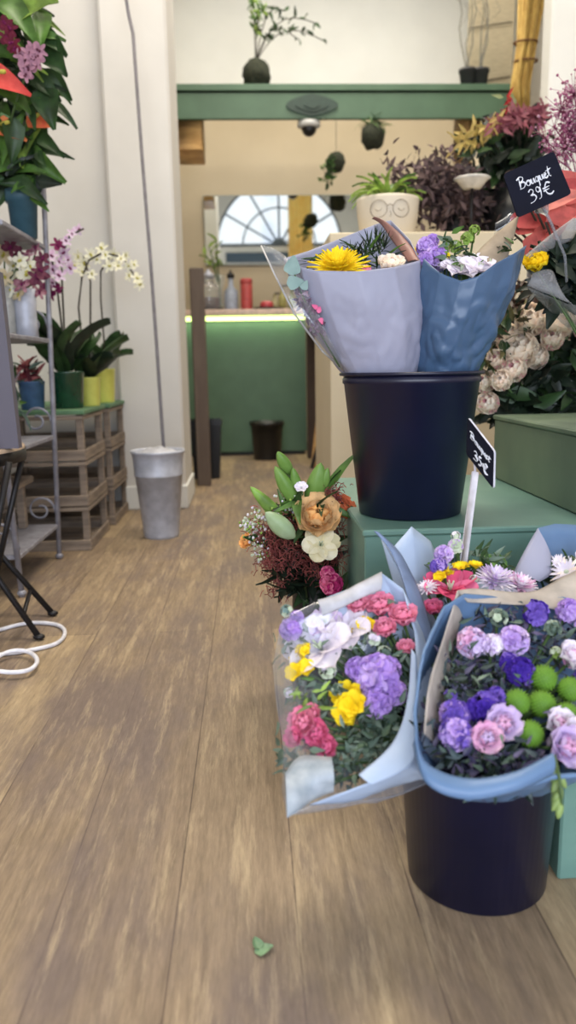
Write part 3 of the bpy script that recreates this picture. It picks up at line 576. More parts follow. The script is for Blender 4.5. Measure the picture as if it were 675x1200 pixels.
# grey slate panel on table
b = B(); pA, pB, pC, pD = at(-60, 335, 1.95), at(-1, 318, 1.95), at(21, 512, 1.95), at(-60, 512, 1.95); pD.z = pC.z = .511
f_ = [pA, pB, pC, pD]; bk = [p+Vector((0, .03, 0)) for p in f_]; b.add(f_+bk, [[0, 1, 2, 3], [7, 6, 5, 4], [0, 4, 5, 1], [1, 5, 6, 2], [2, 6, 7, 3], [3, 7, 4, 0]], mat('slate_grey_panel', (92, 88, 99), .6, c2=(84, 80, 91), scale=3))
tag(b.build('grey_panel', flat=True), 'dark grey slanted-edge panel standing on the folding table', 'panel')
b = B(); p = at(8, 520, 1.84)
for k in range(26):
    c = Vector((-.70+rnd(-.06, .07), 1.86+rnd(-.05, .05), .513)); b.petal(random.choice((pet((214, 150, 178)), pet((230, 200, 214)), pet((190, 120, 160)))), .04, .03, T(*c) @ Matrix.Rotation(rnd(0, 6), 4, 'Z'), .1, -.3)
o = tag(b.build('fallen_petals'), 'pink petals scattered on the folding table edge', 'petals'); o['kind'] = 'stuff'
# white cable on floor
def spline(pts, n=10, closed=False):
    out = []; L = len(pts)
    for i in range(L if closed else L-1):
        g = lambda k: Vector(pts[k % L] if closed else pts[max(0, min(L-1, k))])
        a, b_, c, d = g(i-1), g(i), g(i+1), g(i+2)
        for j in range(n):
            t = j/n; out.append(.5*((2*b_)+(c-a)*t+(2*a-5*b_+4*c-d)*t*t+(3*b_-a-3*c+d)*t**3))
    if not closed: out.append(Vector(pts[-1]))
    return out
b = B(); pts = [fl(x_, y_, .006) for x_, y_ in ((-90, 775), (-40, 752), (0, 738), (35, 730), (66, 732), (76, 741), (66, 754), (30, 763), (0, 767), (-25, 775), (-20, 787), (10, 793), (35, 790), (44, 779), (34, 769), (14, 768), (-10, 778), (-60, 800), (-120, 800))]
P2 = [q+Vector((0, 0, .011 if 95 < i < 160 else 0)) for i, q in enumerate(spline(pts))]
b.tube(P2, .0055, mat('white_cable_plastic', (232, 230, 236), .4), 8); tag(b.build('white_cable'), 'white cable lying in loops on the floor at left', 'cable')
# leaf scrap
b = B(); p = fl(299, 1117, .001); b.petal(lf((150, 186, 140)), .024, .02, T(*p) @ Matrix.Rotation(.3, 4, 'Z'), .35, .6, .05); b.petal(lf((150, 186, 140)), .018, .014, T(p.x+.006, p.y+.004, p.z) @ Matrix.Rotation(2, 4, 'Z'), .4, .6)
tag(b.build('leaf_scrap'), 'small pale green leaf scrap lying on the front floorboards', 'leaf')

# ================================================================== RIGHT SIDE: boxes and plinths
def wbox(name, label, a, b_, m, lip=.012, yaw=0, mside=None):
    (x0, y0, z0), (x1, y1, z1) = a, b_; t = thing(name, label, 'box', ((x0+x1)/2, (y0+y1)/2, z0)); c = B(); c.box((x0+.004, y0+.004, z0), (x1-.004, y1-.004, z1-lip), m, bev=.003); c.build('body', t, flat=True)
    c = B(); c.box((x0, y0, z1-lip), (x1, y1, z1), m, bev=.003); c.build('lid', t, flat=True); return t
BX = [.196, 1.335, .41]
wbox('display_box', 'large sea green wooden box carrying the navy bucket', (.196, 1.335, 0), (1.35, 2.0, .41), TEAL)
wbox('display_box', 'smaller sage green box standing on the large sea green box', (.618, 1.345, .411), (1.30, 1.94, .572), SAGE)
wbox('display_box', 'low sea green box on the floor at lower right edge', (.402, .92, 0), (.9, 1.32, .205), TEAL)
b = B(); b.box((.315, 3.0, 0), (1.38, 3.7, 1.19), CREAM, bev=.004); tag(b.build('cream_plinth', flat=True), 'tall cream display plinth behind the navy bucket', 'plinth')

# face pot
p = at(454, 277, 3.2); p.z = 1.19; t = thing('face_pot_plant', 'cream pot with drawn glasses face and green strappy plant', 'plant', p)
FPM = mat('cream_ceramic', (206, 196, 178), .5, c2=(198, 188, 170), scale=5); rp, hp = .122, .155
b = B(); b.lathe([(0, 0), (.098, 0), (.106, .006), (.120, .09), (.124, hp-.01), (.122, hp), (.114, hp), (.108, .12), (0, .12)], FPM, T(*p), 40); POTN = b.build('pot', t).name
def onpot(u, v):  # u horizontal metres, v height
    r = .1235*(.93+.07*min(1, v/.1))+.0015; a = u/r; return Vector((p.x+r*sin(a-.1), p.y-r*cos(a-.1), p.z+v))
LN = mat('pot_line', (150, 138, 124), .8); b = B()
for cx in (-.045, .045): b.tube([onpot(cx+.034*cos(k*pi/12), .10+.032*sin(k*pi/12)) for k in range(25)], .0016, LN, 4)
b.tube([onpot(-.011+.022*k/6, .108+.006*sin(pi*k/6)) for k in range(7)], .0016, LN, 4)
for cx in (-.045, .045): b.tube([onpot(cx-.014+.028*k/6, .10-.008*sin(pi*k/6)) for k in range(7)], .0013, LN, 4)
b.tube([onpot(-.012+.024*k/6, .045-.007*sin(pi*k/6)) for k in range(7)], .0016, LN, 4); b.tube([onpot(.0+.004*sin(k), .09-.007*k) for k in range(4)], .0013, LN, 4)
b.build('drawn_face', bpy.data.objects[POTN])
strap_leaves(p+Vector((0, 0, .13)), 34, .17, .03, (LGREEN, LGREEN, MGREEN), 1, 1.15, 1.9, 11).build('leaves', t)
# smoke bush bunch
def twiggy(name, label, cat, base, tips, cols, n, ls, spread, seed, vase=None):
    t = thing(name, label, cat, base); rr = random.Random(seed); b = B(); lb = B(); base = Vector(base)
    if vase:
        r, h, m = vase; v = B(); v.lathe([(0, 0), (r*.8, 0), (r, h), (r*.92, h), (r*.72, .01), (0, .01)], m, T(*base), 28); v.build('vase', t); base = base+Vector((0, 0, h*.8))
    for tip in tips:
        tip = Vector(tip); m_ = base.lerp(tip, .5)+Vector((0, 0, .04)); P_ = [base, m_, tip]; b.tube(P_, .003, DSTEM, 5)
        for k in range(n):
            s = rr.uniform(.35, 1.05); c = (base.lerp(m_, s*2) if s < .5 else m_.lerp(tip, s*2-1))+Vector((rr.gauss(0, spread), rr.gauss(0, spread), rr.gauss(0, spread))); L = ls*rr.uniform(.6, 1.3)
            lb.petal(rr.choice(cols), L, L*.45, frame(c, (rr.uniform(-1, 1), rr.uniform(-1, .6), rr.uniform(-.3, 1)), rr.uniform(0, 6)), .3, .6, .1, .5, 3, 2)
    b.build('stems', t); lb.build('foliage', t); return t
SM = [mat('smoke_%d' % i, c, .8, trans=.2) for i, c in enumerate(((104, 84, 86), (84, 66, 68), (122, 100, 98), (70, 56, 58)))]
c = at(535, 250, 3.4); c.z = 1.19
twiggy('smoke_bush_bunch', 'dusky purple-brown smoke bush bunch behind the bouquets', 'plant', c, [at(x_, y_, 3.35+rnd(-.1, .1)) for x_, y_ in ((495, 225), (510, 200), (522, 192), (535, 215), (550, 235), (570, 240), (500, 245), (480, 225), (520, 235), (585, 250), (560, 255), (540, 255), (600, 235), (475, 205), (460, 205))], SM, 110, .045, .05, 4, (.07, .12, BLACKP))
# wall items right
b = B(); c = at(546, 196, 3.62); x = T(c.x, 3.62, 1.191) @ Matrix.Rotation(radians(8), 4, 'Y'); b.box((-.055, -.01, 0), (.055, .012, .38), mat('dark_purple_grey_board', (84, 76, 84), .7), x); tag(b.build('narrow_board', flat=True), 'dark purple-grey narrow board behind the smoke bush', 'board')
b = B(); c = at(563, 196, 4.2); b.box((c.x-.05, 4.15, 0), (c.x+.12, 4.2, 1.78), CREAM, bev=.004); tag(b.build('cream_upright', flat=True), 'cream upright panel behind the dark leafy plant', 'panel')
b = B(); b.lathe([(0, 0), (.035, 0), (.06, .03), (.072, .036), (.066, .04), (.03, .015), (0, .015)], mat('white_ceramic', (222, 218, 210), .4), T(at(553, 221, 3.15).x, 3.15, at(553, 221, 3.15).z), 28)
t = thing('white_bowl_stand', 'small white bowl on a thin metal stand amid the smoke bush', 'bowl', (at(553, 217, 3.15).x, 3.15, 1.19)); b.build('bowl', t); b = B(); b.tube([(at(553, 217, 3.15).x, 3.15, 1.19), (at(553, 217, 3.15).x, 3.15, at(553, 221, 3.15).z+.002)], .006, DMET, 8); b.build('stand', t)
# dark leafy plant
c = at(598, 240, 3.35); c.z = 1.19
t = twiggy('dark_leafy_plant', 'dark green leafy plant in a black pot beside the right pier', 'plant', c, [at(x_, y_, 3.35+rnd(-.1, .1)) for x_, y_ in ((580, 160), (595, 170), (610, 165), (618, 180), (600, 190), (575, 185), (590, 200), (615, 200), (605, 150), (566, 175), (625, 215), (618, 150))], [VDARK, DGREEN, VDARK, lf((28, 40, 30))], 44, .09, .035, 6, (.12, .20, BLACKP))
c = at(612, 140, 3.2)
t = thing('pink_dried_flowers', 'drooping dusty pink and yellow dried flowers above dark plant', 'flowers', (c.x, 3.35, 1.40)); b = B(); rr = random.Random(9); S_ = B()
for (x0_, y0_, x1_, y1_, col, n_) in ((600, 200, 540, 166, 0, 40), (605, 200, 568, 150, 0, 24), (610, 200, 632, 135, 1, 60), (608, 200, 585, 146, 1, 60), (610, 200, 605, 138, 1, 50), (612, 200, 592, 118, 2, 12)):
    a, e = at(x0_, y0_, 3.3), at(x1_, y1_, 3.2); m_ = a.lerp(e, .5)+Vector((0, 0, .09)); S_.tube([a, m_, e], .003, DSTEM, 5)
    for k in range(n_):
        q = m_.lerp(e, rr.uniform(.2, 1.15))+Vector((rr.gauss(0, .014), rr.gauss(0, .02), rr.gauss(0, .012)))
        b.petal(((pet((208, 184, 116)), pet((190, 168, 96))), (pet((150, 84, 96)), pet((176, 112, 120))), (pet((180, 50, 54)), pet((170, 180, 130))))[col][k % 2], .05, .016, frame(q, (rr.uniform(-1, 1), -1, rr.uniform(-1, 1)), rr.uniform(0, 6)), .3, .5, nu=3, nv=2)
S_.build('stems', t); b.build('flower_heads', t)
# magenta smoke far right
t = thing('magenta_smoke_flowers', 'airy magenta pink dried plumes at the right edge', 'flowers', (at(690, 260, 2.3).x, 2.3, 1.0)); S_ = B(); b = B(); MG = (pet((170, 92, 128)), pet((196, 130, 158)), pet((214, 168, 184)))
for (x_, y_) in ((640, 165), (650, 150), (658, 130), (662, 175), (672, 110), (676, 150), (684, 120), (650, 185), (690, 150), (670, 165), (666, 145)):
    a, e = at(685, 250, 2.3), at(x_, y_, 2.25); S_.tube([a, a.lerp(e, .6)+Vector((.01, 0, .03)), e], .002, MG[0], 4)
    for k in range(70 if x_ > 655 else 22):
        q = e+Vector((rr.gauss(0, .022), rr.gauss(0, .03), rr.gauss(0, .03))); b.ball(q, rr.uniform(.002, .005), MG[k % 3], 5); b.tube([e, q], .0007, MG[0], 3)
    b.build('plume', t); b = B()
S_.build('stems', t)
# red leaves
t = thing('red_leaf_plant', 'coral red leafy plant behind the upper chalk sign', 'plant', (at(665, 300, 1.95).x, 1.95, .575)); b = B(); S_ = B()
for (x_, y_, L, a) in ((640, 240, .10, -.3), (655, 235, .11, .2), (668, 222, .1, .5), (625, 262, .11, -.2), (640, 275, .12, .9), (628, 285, .1, .8), (660, 255, .1, .4), (672, 245, .1, -.4), (665, 210, .08, .2), (650, 268, .1, .7), (615, 270, .08, .1), (680, 230, .12, 0)):
    c = at(x_, y_, 1.85+rnd(-.08, .08)); zax = Vector((rnd(-.3, .3), -1, .5)).normalized(); xax = (Vector((cos(a), 0, sin(a)))); xax = (xax-zax*xax.dot(zax)).normalized(); M_ = Matrix((xax, zax.cross(xax), zax)).transposed().to_4x4(); M_.translation = c-xax*L*.5
    b.petal(random.choice((pet((204, 104, 98)), pet((218, 134, 122)), pet((184, 82, 82)))), L, L*.5, M_, .15, .5, .12, .5, 6, 5, fold=.15); S_.tube([at(665, 330, 1.95), M_.translation], .003, DSTEM, 5)
b.lathe([(0, 0), (.001, 0)], DGREEN, T(*at(660, 280, 1.9)), 4)
b.build('leaves', t); c = at(665, 330, 1.95)
v = B(); v.lathe([(0, 0), (.05, 0), (.065, .16), (.06, .16), (.045, .01), (0, .01)], BLACKP, T(.98, 1.80, .573), 24); v.build('vase', t); S_.tube([(.98, 1.80, .60), at(665, 330, 1.95)], .006, DSTEM, 5); S_.build('stems', t)

# ================================================================== flowers
def RZ(a): return Matrix.Rotation(a, 4, 'Z')
def f_rose(b, p, d, R, cols, ruf=0.0, layers=5, opn=.75):
    F_ = frame(p, d, rnd(0, 6))
    for k in range(layers):
        s = (k+1)/layers; n = 3+k; L = R*(.85+.30*s)*1.1; W = R*(.95+.75*s)
        for j in range(n):
            X = F_ @ RZ(2*pi*j/n+k*.8) @ T(R*.10*s, 0, -R*.25)
            b.petal(cols[min(len(cols)-1, int(s*len(cols)-.001))], L, W, X, 1.75-opn*s**1.5, -.1+(opn+.5)*s**2, .34, .75, 6, 5, ruf, tip=1)
    b.ball(F_ @ Vector((0, 0, -R*.25)), R*.3, STEM, 8)
def f_chrys(b, p, d, R, cols, n=18, layers=5, cc=None):
    F_ = frame(p, d, rnd(0, 6))
    for k in range(layers):
        s = 1-k/layers
        for j in range(n): b.petal(random.choice(cols), R*(.45+.6*s)*rnd(.9, 1.1), R*.23, F_ @ RZ(2*pi*(j+.5*k)/n) @ T(R*.08, 0, R*.05*k), .15+.24*k, .2, .2, .7, 4, 2)
    b.ball(F_ @ Vector((0, 0, R*.12)), R*.16, cc or cols[0], 8)
def f_pom(b, p, R, m, m2):
    b.ball(p, R*.82, m2, 14)
    for k in range(190):
        z = 1-2*(k+.5)/190; a = k*2.39996; r = sqrt(1-z*z); d = Vector((r*cos(a), r*sin(a), z)); F_ = frame(Vector(p)+d*R*.76, d)
        w_ = R*.085; b.add([(w_, 0, 0), (-w_*.5, w_*.87, 0), (-w_*.5, -w_*.87, 0), (0, 0, R*.26)], [[0, 1, 3], [1, 2, 3], [2, 0, 3]], m, F_)
def f_open(b, p, d, R, cols, n=6, cc=None, up=.65, curl=.7, W=.62, ruf=.03, tip=1):
    F_ = frame(p, d, rnd(0, 6))
    for j in range(n): b.petal(cols[j % len(cols)], R*1.15, R*W*1.55, F_ @ RZ(2*pi*j/n) @ T(R*.04, 0, -R*.3+(j % 2)*R*.05), up, curl, .22, .6, 6, 4, ruf, tip=tip)
    if cc:
        for j in range(5): a = rnd(0, 6.28); b.tube([F_ @ Vector((0, 0, -R*.2)), F_ @ Vector((R*.15*cos(a), R*.15*sin(a), R*.25))], R*.03, cc, 4)
def f_cluster(b, p, d, R, cols, n=14, fr=.42, elong=1.0, petn=5):
    F_ = frame(p, d, rnd(0, 6))
    for k in range(n):
        z = 1-1.5*(k+.5)/n; a = k*2.4+rnd(-.3, .3); r = sqrt(max(0, 1-z*z)); q = Vector((r*cos(a), r*sin(a), z*elong)); P_ = F_ @ (q*R*.72); dd = (F_.to_3x3() @ q).normalized()
        f_open(b, P_, dd, R*fr*rnd(.85, 1.2), [random.choice(cols)], petn, None, .5, .9, .75, .06)
    b.ball(p, R*.5, cols[-1], 8)
def f_freesia(b, p, d, R, cols, n=3, cc=None):
    d = Vector(d).normalized()
    for k in range(n):
        o = Vector((rnd(-1, 1), rnd(-1, 1), rnd(-.6, .6)))*R*.5; f_open(b, Vector(p)+o, d+o*(1.2/R)*.4, R*.62, cols, 6, cc, 1.0, .9, .6, .02)
def f_bud(b, p, d, L, R, m, m2=None):
    F_ = frame(p, d, rnd(0, 6)); b.lathe([(R*.18, 0), (R*.6, L*.10), (R*.92, L*.28), (R, L*.45), (R*.92, L*.62), (R*.66, L*.8), (R*.35, L*.93), (0, L)], m, F_, 24, mod=lambda t, s: 1-.09*abs(cos(1.5*t))**8)
def foliage(name, parent, pts, mats, n, L, W, jit, d=None, seed=1, lab=None, curl=.5):
    rr = random.Random(seed); b = B()
    for k in range(n):
        p = Vector(rr.choice(pts))+Vector((rr.gauss(0, jit), rr.gauss(0, jit), rr.gauss(0, jit))); dd = Vector(d or (0, -.4, 1))+Vector((rr.uniform(-1, 1), rr.uniform(-1, 1), rr.uniform(-1, 1)))*.9; l_ = L*rr.uniform(.6, 1.3)
        b.petal(rr.choice(mats), l_, l_*W, frame(p, dd, rr.uniform(0, 6.3)), .35, curl, .1, .5, 4, 2, fold=.15)
    return b.build(name, parent, **({'label': lab} if lab else {}))
def wrap(name, parent, mouth, bc, rb, m, rows=12, ns=96, closed=True, bulge=.0, crum=.006, lip=0, power=1.0, sharp=False, thick=.0012, label=None, seed=0, flare=0):
    P_ = [at(*q) if len(q) == 3 and not isinstance(q, Vector) else Vector(q) for q in mouth]
    k = max(2, ns//len(P_))
    if sharp:
        out = []; L = len(P_)
        for i in range(L if closed else L-1):
            for j in range(k): out.append(P_[i].lerp(P_[(i+1) % L], j/k))
        if not closed: out.append(P_[-1])
    else: out = spline(P_, k, closed)
    mc = sum(out, Vector())/len(out); bc = Vector(bc); ax = (mc-bc).normalized(); g = []
    for i in range(rows+1):
        t = i/rows; row = []
        for j, p in enumerate(out):
            rad = (p-mc); rad = (rad-ax*rad.dot(ax)); rl = max(rad.length, 1e-4); u = rad/rl
            q0 = bc+u*rb; q = q0.lerp(p, t**power); q += u*bulge*sin(pi*t)
            rg = lambda v_: 1-2*abs(noise.noise(v_))
            s = crum*(sin(pi*min(1, t*1.15))*.6+.4*min(1, t*3))*(1.3-.8*t)
            nv = noise.noise(q*16+Vector((seed, 0, 0)))+.5*(abs(noise.noise(q*38+Vector((0, seed, 0))))*2-.6)+.55*rg(q*11+Vector((seed, 3, 1)))**3+1.0*(lambda dd: dd[1]-dd[0])(noise.voronoi(Vector((q.x*13, q.y*13, q.z*9))+Vector((seed, 1, seed)))[0])-.5
            q += u*s*nv+ax*s*.5*noise.noise(q*21)
            row.append(q)
        g.append(row)
    if flare:
        row = []
        for j, p in enumerate(out):
            rad = (p-mc).normalized(); row.append(g[-1][j]+rad*flare*(1+.4*noise.noise(p*12))+Vector((0, 0, -flare*.4)))
        g.append(row)
    b = B(); b.sheet(g, m, closed); o = b.build(name, parent, solid=thick); 
    if label: o['label'] = label
    return o
def ribbon(name, parent, A, Bp, m, label=None, crum=.003, n=20, nv=8, bul=.006):
    # a sheet between two polylines of (px, py, Y)
    a = spline([at(*q) for q in A], n); c = spline([at(*q) for q in Bp], n); L = min(len(a), len(c)); a = [a[int(i*(len(a)-1)/(L-1))] for i in range(L)]; c = [c[int(i*(len(c)-1)/(L-1))] for i in range(L)]
    g = []
    for j in range(nv+1):
        g.append([x_.lerp(y_, j/nv)+Vector((0, -1, .3))*(bul*sin(pi*j/nv)+crum*noise.noise(x_.lerp(y_, j/nv)*25)) for x_, y_ in zip(a, c)])
    b = B(); b.sheet(g, m); o = b.build(name, parent, solid=.0012)
    if label: o['label'] = label
    return o
LIL = pet((208, 182, 232), (190, 158, 220)); LIL2 = pet((194, 160, 226), (172, 136, 212)); PALEL = pet((226, 208, 234), (206, 184, 224)); VIO = pet((92, 60, 178), (66, 40, 150)); PUR = pet((140, 112, 204), (110, 84, 180))
YEL = pet((248, 226, 52), (240, 208, 30)); WHT = pet((246, 240, 244), (230, 222, 236)); PINK = pet((234, 132, 168), (224, 110, 152)); PINK2 = pet((240, 164, 186), (232, 140, 170)); MAG = pet((204, 60, 128), (190, 50, 116)); PPINK = pet((240, 206, 226), (226, 172, 208))
CRM = pet((255, 248, 234), (254, 236, 220)); BLUSH = pet((254, 212, 214), (250, 188, 196)); PEACH = pet((250, 204, 136), (246, 186, 112)); CORAL = mat('coral_wisps', (172, 92, 84), .8, trans=.2); CORAL2 = mat('rust_wisps', (140, 72, 70), .8, trans=.2)
POMG = mat('pompon_green', (112, 156, 44), .7, c2=(96, 140, 34), trans=.15); POMD = mat('pompon_green_dark', (96, 140, 36), .7)
WG = pet((214, 222, 200), (190, 204, 176))
def flowers(parent, bc, L):
    bc = Vector(bc)
    for it in L:
        kind, px, py, Y, r = it[:5]; p = at(px, py, Y); R = sz(r, p)*1.16; d = (p-bc).normalized()*.6+Vector((0, -.55, .45)); b = B(); a = it[5] if len(it) > 5 else None
        if kind == 'stock': f_cluster(b, p, d, R*1.05, a or (LIL, LIL2), 15, .46); nm = 'stock_flower'
        elif kind == 'freesia': f_freesia(b, p, d, R*1.15, a or (YEL,), 4, None); nm = 'freesia'
        elif kind == 'lily': f_open(b, p, d, R*1.25, a or (WHT,), 6, WG, .6, .8, .72, .05, 1); nm = 'lily'
        elif kind == 'rose': f_rose(b, p, d, R, a or (PINK, PINK2)); nm = 'rose'
        elif kind == 'liz': f_rose(b, p, d, R, a or (PPINK, WHT), .05, 4); nm = 'lisianthus'
        elif kind == 'pom': f_pom(b, p, R, POMG, POMD); nm = 'button_chrysanthemum'
        elif kind == 'chrys': f_chrys(b, p, d, R, a or (YEL,)); nm = 'chrysanthemum'
        elif kind == 'daisy': f_chrys(b, p, d, R*1.1, a or (WHT,), 14, 3, WG); nm = 'daisy'
        elif kind == 'bell':
            f_cluster(b, p, d, R, a or (VIO, PUR), 9, .5, 1.0, 6); nm = 'violet_bloom'
        elif kind == 'waxy': f_cluster(b, p, d, R, a or (WHT, WG), 12, .3); nm = 'filler_blossom'
        fo = b.build(nm, parent); b = B(); b.tube([p-d.normalized()*R*.3, p.lerp(bc, .35), bc+Vector((rnd(-.01, .01), 0, 0))], .0022, STEM, 5)
        b.build('stem', fo)
def bucket(label, x, y, z, r0, r1, h, tilt=None):
    t = thing('flower_bucket', label, 'bucket', (x, y, z)); b = B(); X = T(x, y, z)
    b.lathe([(0, .006), (r0-.008, .006), (r0-.006, 0), (r0, .003), (r1-.002, h-.022), (r1+.001, h-.020), (r1+.001, h-.012), (r1-.001, h-.010), (r1-.0005, h-.003), (r1-.004, h-.003), (r0-.004, .012), (0, .012)], NAVY, X, 64); b.build('body', t)
    b = B(); b.lathe([(r1-.003, h-.006), (r1+.006, h-.006), (r1+.0075, h-.003), (r1+.006, h), (r1-.003, h)], NAVY, X, 64); b.build('rim', t); return t
bucket('navy black plastic bucket on the sea green box', .3145, 1.50, .41, .100, .132, .277)
bucket('navy black plastic bucket standing on the floor at front', .300, .952, 0, .094, .112, .26)

# --- upper bouquets
bcA = Vector((.265, 1.50, .54))
t = thing('wrapped_bouquet', 'lilac-grey paper wrapped bouquet with yellow chrysanthemum in upper bucket', 'bouquet', bcA)
wrap('wrapping_paper', t, [(352, 313, 1.42), (372, 317, 1.40), (420, 318, 1.385), (462, 313, 1.40), (492, 305, 1.46), (481, 282, 1.52), (458, 258, 1.585), (440, 263, 1.60), (400, 279, 1.60), (362, 294, 1.57), (332, 303, 1.51)], (.268, 1.50, .645), .052, LILACP, 40, 198, bulge=.018, crum=.0045, sharp=True, seed=3, power=.9)
ribbon('folded_paper_edge', t, [(436, 256, 1.585), (447, 264, 1.57), (462, 285, 1.54), (478, 307, 1.48)], [(441, 256, 1.575), (456, 263, 1.56), (475, 280, 1.53), (493, 306, 1.46)], mat('rosy_brown_paper', (158, 112, 100), .5, trans=.2), 'rosy brown folded paper edge')
flowers(t, bcA, [('chrys', 397, 319, 1.46, 30), ('rose', 458, 316, 1.48, 12, (BLUSH, CRM)), ('waxy', 428, 318, 1.46, 8, (PINK2, CRM))])
foliage('foliage', t, [at(x_, y_, 1.50) for x_, y_ in ((412, 312), (430, 305), (444, 300), (450, 310), (438, 290), (426, 296), (385, 312), (365, 312))], [DGREEN, VDARK, MGREEN], 70, .04, .14, .008, (0, 0, 1), 3)
b = B()
for x_, y_ in ((432, 290), (440, 286), (450, 292), (444, 298), (436, 300), (428, 298), (446, 288), (410, 303)):
    c = at(x_, y_, 1.50)
    for k in range(9): b.petal(VDARK if k % 3 else DGREEN, .035, .003, frame(c, (rnd(-.6, .6), rnd(-.6, .2), 1), rnd(0, 6)), 1.2, .4, nu=3, nv=1)
b.build('needle_foliage', t)
# clear sleeve with eucalyptus on its left flank
ribbon('cellophane_sleeve', t, [(307, 288, 1.44), (322, 322, 1.42), (345, 368, 1.40), (378, 412, 1.43), (406, 436, 1.475)], [(334, 300, 1.46), (352, 322, 1.43), (374, 368, 1.41), (394, 410, 1.43), (412, 436, 1.475)], CELLO, 'clear cellophane sleeve')
b = B(); b.tube([at(*q) for q in ((306, 288, 1.44), (322, 322, 1.42), (345, 368, 1.40), (378, 412, 1.43), (406, 437, 1.475))], .0018, mat('cellophane_fold', (214, 210, 206), .3, trans=.3), 6); b.build('cellophane_edge', t)
b = B()
for (x_, y_, L, W, ax_) in ((343, 311, .034, .026, (.15, 0, 1)), (346, 331, .03, .022, (1, 0, .15)), (357, 334, .018, .014, (.6, 0, 1))):
    c = at(x_, y_, 1.405); zax = Vector((0, -1, .1)).normalized(); xax = Vector(ax_).normalized(); xax = (xax-zax*xax.dot(zax)).normalized(); M_ = Matrix((xax, zax.cross(xax), zax)).transposed().to_4x4(); M_.translation = c-xax*L*.5; b.petal(EUC, L, W*1.15, M_, .1, .2, .05, .55, 6, 5)
b.tube([at(344, 318, 1.41), at(352, 340, 1.415), at(366, 375, 1.42), at(398, 430, 1.44)], .0015, STEM, 5); b.build('eucalyptus', t)
b = B()
for k in range(130):
    s = rnd(0, 1); c = at(350+s*26+rnd(-7, 6), 340+s*50+rnd(-8, 8), 1.425+rnd(-.01, .01)); b.petal(random.choice((pet((132, 104, 126)), pet((108, 84, 106)), pet((206, 172, 184)) if s < .25 else pet((122, 92, 112)))), .012, .007, frame(c, (rnd(-1, 1), -1, rnd(-1, 1)), rnd(0, 6)), .4, nu=3, nv=2)
b.build('statice', t); b = B()
for x_, y_ in ((373, 367), (375, 373), (372, 362)): b.petal(PINK, .012, .009, frame(at(x_, y_, 1.405), (0, -1, .3), rnd(0, 6)), .3)
b.build('pink_blossom', t)

bcB = Vector((.375, 1.50, .54)); mat_deepblue = paper('deep_blue_wrapping_paper', (84, 110, 142), .3, c2=(70, 96, 128), scale=5, trans=.2, bump=.1)
t = thing('wrapped_bouquet', 'deep blue paper wrapped bouquet with white blooms in upper bucket', 'bouquet', bcB)
wrap('wrapping_paper', t, [(496, 303, 1.45), (516, 320, 1.41), (540, 329, 1.39), (560, 324, 1.385), (582, 308, 1.39), (606, 295, 1.41), (617, 288, 1.46), (612, 296, 1.56), (580, 302, 1.62), (540, 302, 1.62), (508, 298, 1.55)], (.372, 1.50, .645), .045, mat_deepblue, 40, 198, bulge=.014, crum=.010, sharp=True, seed=11, power=.95)
ribbon('kraft_sheet', t, [(553, 318, 1.50), (556, 300, 1.50), (580, 275, 1.52), (607, 253, 1.54)], [(584, 318, 1.47), (592, 308, 1.48), (600, 285, 1.50), (608, 254, 1.54)], KRAFT, 'translucent kraft coloured sheet')
ribbon('cellophane_peak', t, [(580, 262, 1.6), (590, 256, 1.6), (598, 250, 1.6)], [(578, 280, 1.6), (590, 276, 1.6), (604, 262, 1.6)], CELLO, 'clear cellophane peak')
flowers(t, bcB, [('stock', 500, 290, 1.53, 11), ('stock', 512, 303, 1.50, 13), ('stock', 498, 304, 1.47, 8), ('waxy', 488, 298, 1.56, 8, (WG, YEL)), ('lily', 540, 316, 1.46, 15), ('lily', 562, 314, 1.46, 15), ('daisy', 526, 313, 1.47, 10), ('daisy', 552, 306, 1.50, 12), ('lily', 575, 308, 1.48, 12),
 ('waxy', 534, 290, 1.52, 9, (LGREEN, LGREEN)), ('waxy', 548, 280, 1.53, 9, (LGREEN, LGREEN)), ('waxy', 556, 270, 1.54, 7, (LGREEN, LGREEN)), ('waxy', 522, 300, 1.49, 6, (YEL, LGREEN)), ('stock', 507, 282, 1.54, 7)])
foliage('foliage', t, [at(x_, y_, 1.49) for x_, y_ in ((520, 305), (515, 312), (535, 318), (550, 320), (560, 322), (545, 300), (530, 285), (570, 318), (588, 300), (595, 290), (490, 305))], [DGREEN, MGREEN, GGREEN], 70, .026, .4, .008, (0, -.2, 1), 5)

# --- chalk signs
def sign(name, label, q, thick, side, strokes, lw, post=None):
    A, Bq, Cq, D = q; nrm = (Bq-A).cross(D-A).normalized()
    if nrm.y > 0: nrm = -nrm
    t = thing(name, label, 'sign', (A+Bq+Cq+D)/4-Vector((0, 0, .04))); f0 = []
    def rr_(k=.06):
        out = []
        for i, c in enumerate((A, Bq, Cq, D)):
            n_ = (Bq, Cq, D, A)[i]; p_ = (D, A, Bq, Cq)[i]; out += [c.lerp(p_, k), c.lerp(p_, k*.3).lerp(n_, k*.3), c.lerp(n_, k)]
        return out
    f0 = rr_(); n = len(f0); bk = [v-nrm*thick for v in f0]; b = B(); b.add(f0, [list(range(n))], SLATE); b.add(f0+bk, [[n+k for k in range(n)][::-1]]+[[k, (k+1) % n, n+(k+1) % n, n+k] for k in range(n)], side); b.build('slate_board', t, flat=True)
    def uv(u, v): return A.lerp(Bq, u).lerp(D.lerp(Cq, u), v)+nrm*.0006
    b = B()
    for st in strokes:
        pts = spline([uv(*p_) for p_ in st], 6) if len(st) > 2 else [uv(*p_) for p_ in st]
        b.tube(pts, lambda s: lw*(.75+.35*sin(s*9+len(st))), CHALK, 5)
    b.build('chalk_writing', t, label='white handwritten chalk lettering')
    if post: b = B(); post(b); b.build('stake', t)
    return t
